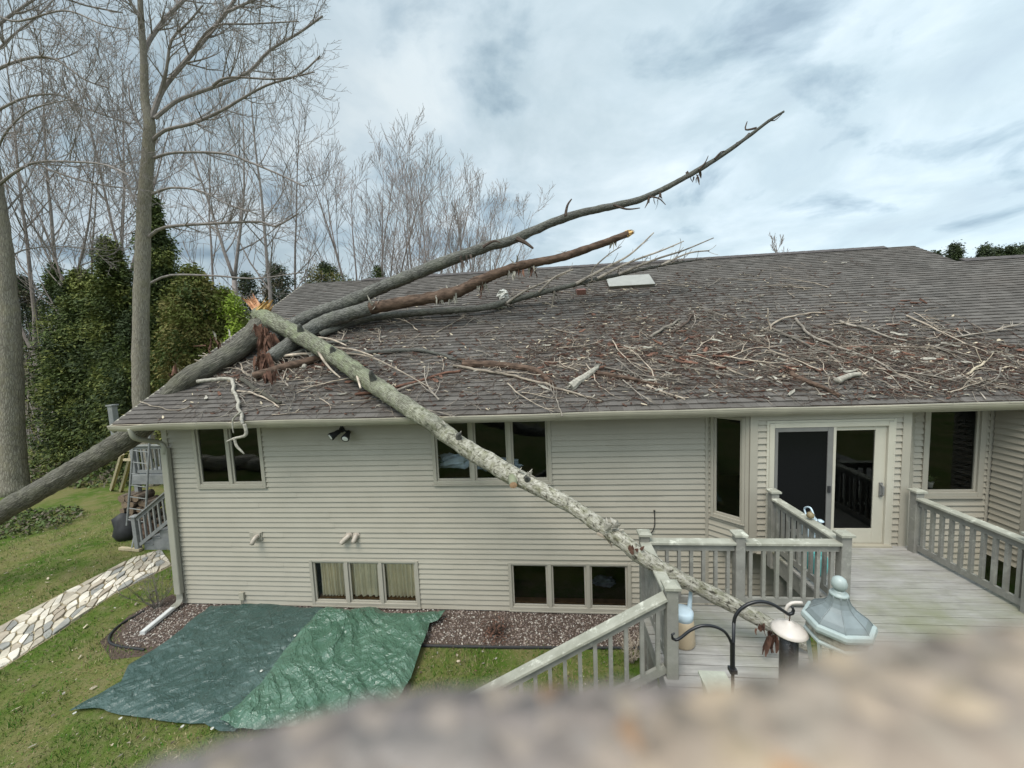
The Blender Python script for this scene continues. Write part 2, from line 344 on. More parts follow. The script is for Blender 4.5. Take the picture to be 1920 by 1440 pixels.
    for k, c in dict(blade1=(0.05, 0.125, 0.014), blade2=(0.11, 0.155, 0.028), blade3=(0.25, 0.215, 0.11)).items(): M[k] = simple('grass_'+k, c, 0.25, 0.8, 0.8, 0, 0.15)
    M['soil'] = simple('mulch_soil', (0.085, 0.062, 0.05), 0.5, 30, 0.95, 0.8, 0.1)
    for k, c in dict(peb1=(0.20, 0.15, 0.125), peb2=(0.31, 0.26, 0.22), peb3=(0.12, 0.09, 0.08), peb4=(0.46, 0.42, 0.37)).items(): M[k] = simple('pebble_'+k, c, 0.3, 30, 0.8, 0.2)
    for k, c in dict(st1=(0.50, 0.44, 0.35), st2=(0.62, 0.56, 0.47), st3=(0.38, 0.33, 0.26), st4=(0.27, 0.26, 0.235), st5=(0.37, 0.31, 0.24)).items(): M[k] = simple('flagstone_'+k, c, 0.3, 3.5, 0.85, 0.4, 0.3)
    def tarp(name, c1, c2, c3, r):
        n = NT(name); p = n.vec('Position'); f = n.noise(p, 1.3, 5); w = n.math('ABSOLUTE', n.math('SUBTRACT', n.noise(p, 4.5, 4, 0.55, 1.2), 0.5)); w = n.math('MINIMUM', n.math('MULTIPLY', w, 5.0), 1.0); g = n.noise(p, 40, 4)
        c = n.ramp(f, [(0.3, c1), (0.7, c2)]); c = n.mix(n.math('MULTIPLY', n.g(f, 0.55, 0.75), 0.4), c, c3)
        n.col(c).rough(r, 0.5).bump(n.math('ADD', w, n.math('MULTIPLY', g, 0.1)), 0.35, 0.04); return n.mat
    M['tarp1'] = tarp('dull_green_tarp', (0.029, 0.058, 0.049), (0.048, 0.083, 0.072), (0.09, 0.132, 0.12), 0.36)
    M['tarp2'] = tarp('glossy_green_tarp', (0.052, 0.110, 0.072), (0.070, 0.132, 0.09), (0.12, 0.21, 0.15), 0.22)
    M['dim'] = simple('dim_cloth', (0.14, 0.15, 0.16), 0.3, 6, 0.6, 0.3)
    M['oldwhite'] = simple('dirty_white_paint', (0.33, 0.33, 0.27), 0.2, 9, 0.6, 0.1)
    M['black'] = simple('black_metal', (0.012, 0.012, 0.014), 0.2, 9, 0.35, 0.05, 0.5)
    M['blackplastic'] = simple('black_plastic', (0.02, 0.02, 0.021), 0.2, 9, 0.6, 0.1)
    M['white'] = simple('white_paint', (0.50, 0.49, 0.44), 0.07, 9, 0.4, 0.05)
    M['cream'] = simple('feeder_cap', (0.56, 0.50, 0.45), 0.08, 6, 0.35, 0.05)
    M['seed'] = simple('seed_tube', (0.018, 0.013, 0.011), 0.5, 90, 0.25, 0.3, 0.6)
    M['pvc'] = simple('pvc_pipe', (0.42, 0.36, 0.30), 0.08, 9, 0.4, 0.03)
    n = NT('verdigris'); p = n.vec('Position'); f = n.noise(p, 9, 6, 0.65); q = n.noise(p, 45, 5, 0.7)
    c = n.ramp(f, [(0.3, (0.29, 0.34, 0.33)), (0.7, (0.40, 0.45, 0.43))]); c = n.mix(n.math('MULTIPLY', n.g(q, 0.6, 0.75), 0.5), c, (0.30, 0.37, 0.33)); n.col(c).rough(0.42, 0.5).bump(q, 0.12, 0.003); M['verdi'] = n.mat
    M['verdidark'] = simple('verdigris_panel', (0.185, 0.212, 0.215), 0.22, 8, 0.34, 0.06, 0.5)
    M['rust'] = simple('weathered_rim', (0.24, 0.23, 0.19), 0.5, 35, 0.8, 0.5)
    M['lampglass'] = M['glass']
    M['bluewhite'] = simple('blue_white_plastic', (0.50, 0.60, 0.66), 0.06, 6, 0.35, 0.03)
    M['tan'] = simple('tan_plastic', (0.46, 0.36, 0.24), 0.08, 6, 0.5, 0.05)
    M['turq'] = simple('turquoise_glaze', (0.11, 0.40, 0.37), 0.15, 6, 0.2, 0.05, 0.6)
    M['gourd'] = simple('brown_ball', (0.20, 0.155, 0.085), 0.3, 22, 0.6, 0.2)
    M['curtain'] = simple('curtain_cloth', (0.82, 0.70, 0.50), 0.15, 3, 0.9, 0.05, 0.1)
    M['sillwood'] = simple('window_board', (0.30, 0.17, 0.08), 0.25, 9, 0.5, 0.1)
    M['plastic'] = simple('crumpled_plastic', (0.48, 0.55, 0.62), 0.15, 6, 0.3, 0.4)
    M['ventred'] = simple('red_brown_vent', (0.16, 0.075, 0.06), 0.15, 9, 0.6, 0.1)
    M['skyl'] = simple('skylight_dome', (0.30, 0.29, 0.26), 0.1, 5, 0.3, 0.03)
    M['skyf'] = simple('skylight_frame', (0.16, 0.14, 0.12), 0.1, 5, 0.5, 0.03)
    M['pine_wood'] = simple('new_timber', (0.40, 0.33, 0.21), 0.2, 6, 0.8, 0.2)
    M['log1'] = simple('firewood_bark', (0.13, 0.10, 0.075), 0.4, 12, 0.9, 0.5)
    M['log2'] = simple('firewood_end', (0.17, 0.12, 0.08), 0.3, 20, 0.85, 0.3)
    M['rock'] = simple('rock', (0.20, 0.19, 0.175), 0.4, 5, 0.9, 0.5)
    M['floodl'] = simple('lamp_lens', (0.72, 0.71, 0.68), 0.04, 9, 0.25, 0)
    # granules of the near shingle
    for warm in (0, 1):
     n = NT('coarse_granules'); p = n.vec('Position'); v1 = n.voro(p, 230, 'F1', 'Color'); s1 = n.sep(v1); d = n.voro(p, 230); big = n.noise(p, 28, 4, 0.6)
     c = n.ramp(s1[0], [(0.0, (0.27, 0.23, 0.21)), (0.25, (0.40, 0.36, 0.33)), (0.5, (0.52, 0.43, 0.35)), (0.7, (0.34, 0.29, 0.265)), (0.86, (0.60, 0.49, 0.36)), (0.945, (0.70, 0.36, 0.14))], True)
     c = n.mix(n.g(big, 0.38, 0.66), n.mix(0.55, c, (0.30, 0.28, 0.275)), n.mix(0.45, c, (0.52, 0.43, 0.35)))
     c2 = n.mix(1.0, c, (0.86, 0.79, 0.70), 'MULTIPLY') if warm else n.mix(1.0, c, (0.70, 0.67, 0.65), 'MULTIPLY')
     n.col(c2).rough(0.9, 0.2).bump(n.math('SUBTRACT', 1.0, d), 0.6, 0.002); M['granwarm' if warm else 'gran'] = n.mat
mats()
# ------------------------------------------------------------------ ground and sheets
def sheet(name, mat, poly, z, label=None, kind='structure'):
    mb = MB(); mb.add([(x, y, z) for x, y in poly], [tuple(range(len(poly)))]); o = mb.build(name, mat, None, (0, 0, 0)); o['kind'] = kind; return o
def build_ground():
    g = MB(); xs = [-600, -120, -40, -16, 0, 20, 60, 600]; ys = [-400, -40, -8, 3, 8, 20, 60, 700]
    vs = [(x, y, -0.002) for y in ys for x in xs]; n = len(xs)
    g.add(vs, [(j*n+i, j*n+i+1, (j+1)*n+i+1, (j+1)*n+i) for j in range(len(ys)-1) for i in range(n-1)])
    o = g.build('lawn', M['lawn'], None, (0, 0, 0)); o['kind'] = 'structure'
    sheet('planting_bed_soil', M['soil'], [(-8.75, 6.15), (-8.0, 5.75), (-6.6, 6.05), (-2.4, 6.3), (0.2, 6.36), (3.2, 6.5), (7.5, 6.4), (7.5, 7.32), (-8.2, 7.32), (-8.75, 7.6), (-9.0, 6.9)], 0.004)
build_ground()

# ------------------------------------------------------------------ house
house = thing('house', 'long beige vinyl sided house with brown shingle roof under the fallen tree', 'house', (0, D, 0))
XT, YT1, YT2 = 11.05, 13.10, 11.85          # the tall ridge ends here and the lower ridge carries on
CR = 0.1078
def siding(mb, x0, x1, z0, z1, holes=(), base=0.03):
    """clapboard courses in a local frame: x along the wall, z up, outward is -y"""
    k0 = int(math.floor((z0-base)/CR)); k = k0
    while base+k*CR < z1-1e-6:
        cb, ct = base+k*CR, base+(k+1)*CR; k += 1
        if k % 2 == 0 or k == k0+1: jr = random.Random(k*13+int(x0*7)); joints = []; jx = x0+jr.uniform(0.8, 3.6)
        while k % 2 == 0 and jx < x1: joints.append(jx); jx += 3.66
        for half in (0, 1):
            za = cb if half == 0 else cb+CR*0.05; zb = cb+CR*0.05 if half == 0 else ct
            cuts = sorted({max(za, z0), min(zb, z1)} | {h[2] for h in holes if max(za, z0) < h[2] < min(zb, z1)} | {h[3] for h in holes if max(za, z0) < h[3] < min(zb, z1)})
            for a, b in zip(cuts[:-1], cuts[1:]):
                if b-a < 1e-5: continue
                mid = (a+b)/2; xs = [(x0, x1)]
                for h in holes:
                    if h[2] < mid < h[3]:
                        nx = []
                        for p, q in xs:
                            if h[1] <= p or h[0] >= q: nx.append((p, q)); continue
                            if h[0] > p: nx.append((p, h[0]))
                            if h[1] < q: nx.append((h[1], q))
                        xs = nx
                def off(z):                       # profile: shadow groove at the bottom, face leaning out downwards
                    t = (z-cb)/CR
                    return -0.002-0.030*(t/0.05) if t <= 0.05 else -0.032+0.029*((t-0.05)/0.95)
                for p, q in xs:
                    js = [p]+[x for x in joints if p+0.2 < x < q-0.2]+[q]
                    for n_, (g, h) in enumerate(zip(js[:-1], js[1:])):
                        e = -0.0035*((n_+k) % 2); mb.add([(g, off(a)+e, a), (h, off(a)+e, a), (h, off(b)+e, b), (g, off(b)+e, b)], [(0, 1, 2, 3)])
def sheathing(mb, x0, x1, z0, z1, holes):
    xs = sorted({x0, x1} | {min(max(h[i], x0), x1) for h in holes for i in (0, 1)}); zs = sorted({z0, z1} | {min(max(h[i], z0), z1) for h in holes for i in (2, 3)})
    for i in range(len(xs)-1):
        for j in range(len(zs)-1):
            cx, cz = (xs[i]+xs[i+1])/2, (zs[j]+zs[j+1])/2
            if any(h[0] < cx < h[1] and h[2] < cz < h[3] for h in holes): continue
            mb.add([(xs[i], 0.002, zs[j]), (xs[i+1], 0.002, zs[j]), (xs[i+1], 0.002, zs[j+1]), (xs[i], 0.002, zs[j+1])], [(0, 1, 2, 3)])
def wallT(ox, oy, ang): return Matrix.Translation((ox, oy, 0)) @ Matrix.Rotation(ang, 4, 'Z')
SOF = 4.02
WIN = [(-7.45, -5.93, 2.64, 3.96), (-2.34, -0.03, 2.665, 3.96), (-5.12, -2.80, 0.075, 1.055), (-0.94, 1.42, 0.070, 1.05)]
RW = (6.46, 7.40, 2.36, 3.95)
BX0, BX1, BY = 3.345, 5.80, 6.80
LC = math.hypot(BX0-2.85, D-BY); LANG = math.atan2(BY-D, BX0-2.85)
RC = math.hypot(6.30-BX1, D-BY); RANG = math.atan2(D-BY, 6.30-BX1)
BZ = 1.58
BWIN = (0.085, LC-0.075, 2.06, 3.93)
DOOR = (3.66-BX0, 5.53-BX0, 1.69, 3.82)
def walls():
    w = MB(); s = MB()
    w.T = s.T = wallT(0, D, 0); siding(w, -8.05, 2.80, 0.03, SOF, WIN); sheathing(s, -8.16, 2.85, -0.05, SOF, WIN)
    siding(w, 2.85, 6.30, 0.03, BZ); sheathing(s, 2.85, 6.30, -0.05, BZ, [])
    siding(w, 6.30, 7.48, 0.6, SOF, [RW]); sheathing(s, 6.30, 7.54, -0.05, SOF, [RW])
    w.T = s.T = wallT(2.85, D, LANG); siding(w, 0.035, LC-0.05, BZ, SOF, [BWIN]); sheathing(s, 0, LC, BZ, SOF, [BWIN])
    w.T = s.T = wallT(BX0, BY, 0); siding(w, 0.11, BX1-BX0-0.11, BZ, SOF, [DOOR]); sheathing(s, 0, BX1-BX0, BZ, SOF, [DOOR])
    w.T = s.T = wallT(BX1, BY, RANG); siding(w, 0.05, RC-0.03, BZ, SOF); sheathing(s, 0, RC, BZ, SOF, [])
    # wing on the right: return wall, then its front
    w.T = s.T = wallT(7.54, D, -math.pi/2); siding(w, 0.05, 0.50, 1.35, SOF); sheathing(s, 0, 0.55, 1.35, SOF, [])
    w.T = s.T = wallT(7.54, 6.75, 0); siding(w, 0.06, 11, 1.35, SOF); sheathing(s, 0, 11, 1.35, SOF, [])
    # left end, back and right end
    w.T = s.T = wallT(-8.16, 18.9, -math.pi/2); siding(w, 0.0, 18.9-D-0.07, 0.03, SOF); sheathing(s, 0, 18.9-D, -0.05, SOF, [])
    w.T = None; s.T = None
    s.add([(-8.16, D, SOF), (-8.16, 18.9, SOF), (-8.16, YT1, roof_z(YT1)-0.1), (-8.16, D, roof_z(D)-0.1)], [(0, 1, 2, 3)])
    s.add([(-8.16, 18.9, -0.05), (18.5, 18.9, -0.05), (18.5, 18.9, SOF), (-8.16, 18.9, SOF)], [(0, 1, 2, 3)])
    s.add([(18.5, 6.75, -0.05), (18.5, 18.9, -0.05), (18.5, 18.9, SOF), (18.5, 6.75, SOF)], [(0, 1, 2, 3)])
    w.build('wall', M['siding'], house)
    s.build('wall_sheathing', M['siding'], house)
    # undersides of the bay and wing
    u = MB(); u.add([(2.85, D, BZ), (BX0, BY, BZ), (BX1, BY, BZ), (6.30, D, BZ)], [(0, 1, 2, 3)])
    u.add([(7.54, D, 1.35), (7.54, 6.75, 1.35), (18.5, 6.75, 1.35), (18.5, D, 1.35)], [(0, 1, 2, 3)]); u.build('bay_floor', M['inner'], house)
    f = MB(); f.box((-8.13, D-0.004, -0.1), (7.5, D+0.2, 0.035)); f.build('foundation', M['found'], house)
    t = MB(); TT = None
    def tb(a, b):
        m = MB(); m.T = TT; m.box(a, b); m.build('corner_trim', M['trim'], house)
    tb((-8.17, D-0.034, 0.03), (-8.045, D+0.05, SOF)); tb((2.80, D-0.034, BZ-0.9), (2.862, D-0.003, SOF))
    tb((7.475, D-0.033, 0.7), (7.535, D-0.002, SOF))
    tb((BX0-0.012, BY-0.036, BZ-0.02), (BX0+0.11, BY+0.02, SOF)); tb((BX1-0.11, BY-0.036, BZ-0.02), (BX1+0.012, BY+0.02, SOF))
    tb((7.515, 6.72, 1.33), (7.60, 6.80, SOF)); tb((BX0+0.11, BY-0.032, 3.88), (BX1-0.11, BY-0.002, SOF))
    TT = wallT(2.85, D, LANG)
    tb((LC-0.06, -0.034, BZ), (LC, 0, SOF)); tb((0.0, -0.032, BZ), (0.035, 0, SOF))
    TT = wallT(BX1, BY, RANG)
    tb((0, -0.034, BZ), (0.06, 0, SOF)); TT = None
    # rooms behind the windows
    r = MB()
    for x0, x1, z0, z1, y0 in ((-8.0, -5.2, 1.7, SOF, D+0.06), (-2.8, 0.5, 1.7, SOF, D+0.06), (-5.5, -2.4, -0.05, 1.5, D+0.06), (-1.3, 1.9, -0.05, 1.5, D+0.06), (3.0, 6.1, 1.66, SOF, 7.42), (6.2, 7.9, 1.7, SOF, D+0.06)):
        y1 = y0+3.2
        r.add([(x0, y0, z0), (x1, y0, z0), (x1, y1, z0), (x0, y1, z0), (x0, y0, z1), (x1, y0, z1), (x1, y1, z1), (x0, y1, z1)], [(0, 1, 2, 3), (4, 7, 6, 5), (3, 2, 6, 7), (0, 3, 7, 4), (1, 5, 6, 2)])
    r.build('room', M['inner'], house)
walls()
def window(rect, n, T, proud=0.046, depth=0.05, sill=True, casing=0.055):
    x0, x1, z0, z1 = rect; w = MB(); w.T = T
    w.box((x0-0.012, -proud, z0-0.012), (x0+casing, depth, z1)); w.box((x1-casing, -proud, z0-0.012), (x1+0.012, depth, z1))
    w.box((x0+casing, -proud+0.001, z0-0.012), (x1-casing, depth, z0+casing)); w.box((x0+casing, -proud+0.001, z1-casing*0.8), (x1-casing, depth, z1))
    pw = (x1-x0-casing*2)/n
    for i in range(1, n): w.box((x0+casing+pw*i-0.036, -proud+0.003, z0+casing), (x0+casing+pw*i+0.036, depth, z1-casing*0.8))
    wo = w.build('window', M['trim'], house, bevel=0.006)
    for i in range(n):
        a = x0+casing+pw*i+(0.036 if i else 0); b = x0+casing+pw*(i+1)-(0.036 if i < n-1 else 0); c, d = z0+casing, z1-casing*0.8
        s = MB(); s.T = T; k = 0.038
        for q in (((a, -0.012, c), (a+k, 0.03, d)), ((b-k, -0.012, c), (b, 0.03, d)), ((a+k, -0.0115, c), (b-k, 0.03, c+k)), ((a+k, -0.0115, d-k), (b-k, 0.03, d))): s.box(*q)
        s.build('sash', M['trim'], wo, bevel=0.004)
        p = MB(); p.T = T; p.add([(a+k, 0.012, c+k), (b-k, 0.012, c+k), (b-k, 0.012, d-k), (a+k, 0.012, d-k)], [(0, 1, 2, 3)]); p.build('pane', M['glass'], wo)
    if sill:
        s = MB(); s.T = T; s.box((x0-0.02, -proud-0.02, z0-0.034), (x1+0.02, -0.002, z0-0.0125)); s.build('sill', M['trim'], wo)
    return wo
TW = wallT(0, D, 0)
window(WIN[0], 2, TW); window(WIN[1], 3, TW); wb = window(WIN[2], 3, TW); wb2 = window(WIN[3], 3, TW)
for w_, r_ in ((wb, WIN[2]), (wb2, WIN[3])):
    s = MB(); s.box((r_[0]+0.06, D+0.06, r_[2]+0.03), (r_[1]-0.06, D+0.2, r_[2]+0.10)); s.build('inner_sill', M['sillwood'], w_)
window(RW, 1, TW, casing=0.07); window(BWIN, 1, wallT(2.85, D, LANG), casing=0.036)
def sliding_door():
    T = wallT(BX0, BY, 0); x0, x1, z0, z1 = DOOR
    d = MB(); d.T = T
    d.box((x0-0.02, -0.045, z0), (x0+0.06, 0.10, z1)); d.box((x1-0.06, -0.045, z0), (x1+0.02, 0.10, z1)); d.box((x0+0.06, -0.044, z1-0.07), (x1-0.06, 0.10, z1+0.01))
    d.box((x0-0.06, -0.034, z0), (x0-0.02, 0, z1+0.05)); d.box((x1+0.02, -0.034, z0), (x1+0.06, 0, z1+0.05)); d.box((x0-0.02, -0.034, z1+0.01), (x1+0.02, 0, z1+0.05))
    do = d.build('sliding_door', M['door'], house, bevel=0.005)
    t = MB(); t.T = T; t.box((x0-0.02, -0.10, z0-0.005), (x1+0.02, 0.12, z0+0.045)); t.build('threshold', M['gutter'], do, bevel=0.005)
    xm = (x0+x1)/2+0.02
    def leaf(name, a, b, y, sw, mat, bot):
        l = MB(); l.T = T; c, e = z0+0.05, z1-0.075
        l.box((a, y, c), (a+sw[0], y+0.035, e)); l.box((b-sw[1], y, c), (b, y+0.035, e)); l.box((a+sw[0], y+0.001, e-0.065), (b-sw[1], y+0.034, e)); l.box((a+sw[0], y+0.001, c), (b-sw[1], y+0.034, c+bot))
        o = l.build(name, mat, do, bevel=0.004); return (a+sw[0], b-sw[1], c+bot, e-0.065, y+0.017)
    r1 = leaf('fixed_leaf', x0+0.06, xm, 0.035, (0.05, 0.05), M['door'], 0.22); r2 = leaf('opening_leaf', xm-0.04, x1-0.06, -0.005, (0.05, 0.17), M['door'], 0.25)
    r3 = leaf('screen_frame', x0+0.064, xm+0.02, -0.043, (0.05, 0.085), M['screenframe'], 0.09)
    for r in (r1, r2):
        p = MB(); p.T = T; p.add([(r[0], r[4], r[2]), (r[1], r[4], r[2]), (r[1], r[4], r[3]), (r[0], r[4], r[3])], [(0, 1, 2, 3)]); p.build('pane', M['glass'], do)
    p = MB(); p.T = T; p.add([(r3[0], r3[4], r3[2]), (r3[1], r3[4], r3[2]), (r3[1], r3[4], r3[3]), (r3[0], r3[4], r3[3])], [(0, 1, 2, 3)]); p.build('screen_mesh', M['screen'], do)
    p = MB(); p.T = T; p.box((xm+0.022, -0.042, z0+0.05), (xm+0.065, -0.006, z1-0.075)); p.build('meeting_stile', M['door'], do, bevel=0.004)
    h = MB(); h.T = T; xh = x1-0.15; h.box((xh, -0.03, z0+0.86), (xh+0.045, -0.006, z0+1.10)); h.tube([(xh+0.022, -0.03, z0+0.89), (xh+0.022, -0.075, z0+0.91), (xh+0.022, -0.075, z0+1.05), (xh+0.022, -0.03, z0+1.07)], 0.012, 8); h.build('handle', M['screenframe'], do)
    h = MB(); h.T = T; h.box((xm-0.055, -0.065, z0+0.95), (xm-0.015, -0.043, z0+1.06)); h.build('screen_handle', M['blackplastic'], do)
sliding_door()

# roof
RX0, RX1 = -8.46, 18.9
CSL = math.hypot(1, RS)
def roof():
    mb = MB(); rng = random.Random(5); row = 0.142; nrow = int((YT1-RY)*CSL/row)+1; slope = V((0, 1, RS)).normalized()
    def P(x, s, h): q = V((x, RY, RZ))+slope*s+RN*h; return tuple(q)
    for k in range(nrow):
        s0 = k*row; s1 = min(s0+row+0.004, (YT1-RY)*CSL)
        xe = RX1 if RY+s1/CSL <= YT2 else XT
        x = RX0-rng.uniform(0, 0.012); seg = 0
        while x < xe-1e-4:                     # laminated tabs: each piece a little proud or flush
            L = rng.uniform(0.13, 0.36); x2 = min(x+L, xe); hb = 0.014+(0.006 if seg % 2 else 0)+rng.uniform(-0.001, 0.0015); seg += 1
            v = [P(x, s0, hb), P(x2, s0, hb), P(x2, s1, 0.003), P(x, s1, 0.003), P(x, s0, 0), P(x2, s0, 0)]
            mb.add(v, [(0, 1, 2, 3), (4, 5, 1, 0), (4, 0, 3), (5, 2, 1)], 0, [(x, k+0.02), (x2, k+0.02), (x2, k+0.98), (x, k+0.98), (x, k+0.95), (x2, k+0.95)])
            x = x2
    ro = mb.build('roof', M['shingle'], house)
    # underlayment, rear slopes
    b = MB()
    def front(y): return roof_z(y)-0.012
    b.add([(RX0, RY-0.02, front(RY-0.02)), (RX1, RY-0.02, front(RY-0.02)), (RX1, YT2, front(YT2)), (XT, YT2, front(YT2)), (XT, YT1, front(YT1)), (RX0, YT1, front(YT1))], [(0, 1, 2, 3, 4, 5)])
    zr = front(YT1); zl = front(YT2); yb = YT1+(zr-4.1)/RS; yl = YT2+(zl-4.1)/RS
    b.add([(RX0, YT1, zr), (XT, YT1, zr), (XT, yb, 4.1), (RX0, yb, 4.1)], [(0, 1, 2, 3)]); b.add([(XT, YT2, zl), (RX1, YT2, zl), (RX1, yl, 4.1), (XT, yl, 4.1)], [(0, 1, 2, 3)])
    b.add([(XT, YT2, zl), (XT, YT1, zr), (XT, yb, 4.1), (XT, yl, 4.1)], [(0, 1, 2, 3)]); b.build('roof_deck', M['shingle_plain'], house)
    c = MB()
    x = -6.3; r2 = random.Random(3)
    while x < 10.2:
        l = 0.30; c.beam((x, YT1-0.06, roof_z(YT1-0.06)+0.024), (x+l, YT1-0.06, roof_z(YT1-0.06)+0.03), 0.2, 0.03, (0, -RS, 1)); x += l-0.02
    c.build('ridge_cap', M['shingle_plain'], ro); c = MB()
    x = XT+0.15
    while x < RX1: c.beam((x, YT2-0.04, roof_z(YT2-0.04)+0.024), (x+0.3, YT2-0.04, roof_z(YT2-0.04)+0.03), 0.2, 0.03, (0, -RS, 1)); x += 0.28
    c.build('ridge_cap', M['shingle_plain'], ro)
    r = MB(); r.beam((RX0+0.012, RY-0.04, roof_z(RY-0.04)-0.085), (RX0+0.012, YT1, roof_z(YT1)-0.085), 0.03, 0.16, (0, -RS, 1)); r.beam((RX0-0.004, RY, roof_z(RY)-0.006), (RX0-0.004, YT1, roof_z(YT1)-0.006), 0.03, 0.022, (0, -RS, 1)); r.build('rake_board', M['gutter'], ro)
    s = MB(); s.box((RX0+0.03, 6.66, SOF-0.02), (RX1, D+0.02, SOF)); s.add([(RX0+0.03, RY, RZ-0.14), (RX0+0.33, RY, RZ-0.14), (RX0+0.33, YT1, roof_z(YT1)-0.14), (RX0+0.03, YT1, roof_z(YT1)-0.14)], [(0, 1, 2, 3)]); s.build('soffit', M['soffit'], house)
    f = MB(); f.box((RX0, 6.640, SOF-0.035), (RX1, 6.662, RZ-0.02)); f.build('fascia', M['gutter'], house)
    g = MB(); prof = [(6.638, 4.128), (6.632, 4.012), (6.600, 4.008), (6.585, 4.022), (6.562, 4.052), (6.548, 4.085), (6.548, 4.104), (6.540, 4.108), (6.540, 4.130), (6.552, 4.134), (6.556, 4.120)]
    n = len(prof); nx = 300; xs = [RX0-0.02+(RX1-RX0+0.02)*i/nx for i in range(nx+1)]
    vs = []
    for i, x in enumerate(xs):
        dz = 0.007*math.sin(x*0.9)+0.004*math.sin(x*2.3); dy = 0.004*math.sin(x*1.7); dent = math.exp(-((x+2.12)/0.22)**2)*0.05+math.exp(-((x+8.1)/0.35)**2)*0.03+math.exp(-((x+5.9)/0.12)**2)*0.02; dz -= dent; dy += dent*0.5
        for y, z in prof: vs.append((x, y+dy*(1 if y < 6.6 else 0), z+dz*(1 if y < 6.6 else 0.3)))
    g.add(vs, [(i*n+k, (i+1)*n+k, (i+1)*n+k+1, i*n+k+1) for i in range(nx) for k in range(n-1)]+[tuple(range(n))]); g.build('gutter', M['gutter'], house)
    d = MB(); d.add([(RX0, 6.555, 4.118), (RX1, 6.555, 4.118), (RX1, 6.637, 4.118), (RX0, 6.637, 4.118)], [(0, 1, 2, 3)]); d.build('gutter_litter', M['woodchip'], house)
    # skylight
    k = MB(); Ms = Matrix.Translation(V((2.36, 11.6, roof_z(11.6)))) @ Matrix.Rotation(math.atan(RS), 4, 'X'); k.T = Ms
    k.box((-0.60, -0.36, 0), (0.60, 0.36, 0.085)); so_ = k.build('skylight', M['skyf'], ro, bevel=0.01)
    k = MB(); k.T = Ms; k.box((-0.63, -0.39, 0.086), (0.63, 0.39, 0.108)); k.build('skylight_lid', M['skyl'], so_, bevel=0.012)
    k = MB(); k.T = Matrix.Translation(V((0.95, 11.15, roof_z(11.15)))) @ Matrix.Rotation(math.atan(RS), 4, 'X')
    k.add([(-0.12, -0.16, 0), (0.12, -0.16, 0), (0.14, 0.2, 0), (-0.14, 0.2, 0), (-0.12, -0.14, 0.16), (0.12, -0.14, 0.16), (0.12, 0.17, 0.07), (-0.12, 0.17, 0.07)], [(4, 5, 6, 7), (0, 1, 5, 4), (1, 2, 6, 5), (2, 3, 7, 6), (3, 0, 4, 7)])
    k.build('roof_vent', M['ventred'], ro, bevel=0.008)
roof()
def downspout():
    e = MB(); pts, rs = smooth_path([onY(244, 803, 6.60), onY(250, 818, 6.63), onY(262, 824, 6.75), onY(295, 829, 7.1), onY(307, 836, 7.16), onY(309, 850, 7.18)], [0.047]*6, 0.03)
    e.tube(pts, rs, 12); d0 = MB()
    top = onY(309, 840, 7.20); bot = onY(340, 1112, 7.215)
    d0.beam((top.x, 7.205, top.z), (-8.135, 7.205, 0.30), 0.15, 0.10, (0, 1, 0), ch=0.012)
    do = d0.build('downspout', M['spout'], house)
    e.build('elbow', M['spout'], do, smooth=True)
    el = MB(); pts, rs = smooth_path([(-8.135, 7.205, 0.31), (-8.13, 7.19, 0.17), (-8.12, 7.12, 0.10), (-8.125, 7.0, 0.085)], [0.075]*4, 0.04); el.tube(pts, rs, 4); el.build('bottom_elbow', M['spout'], do)
    x = MB(); x.beam((-8.12, 7.03, 0.085), (-8.06, 6.34, 0.05), 0.10, 0.075, ch=0.012); x.build('extension', simple('white_downspout', (0.56, 0.55, 0.53), 0.1, 5, 0.45, 0.03), do)
downspout()
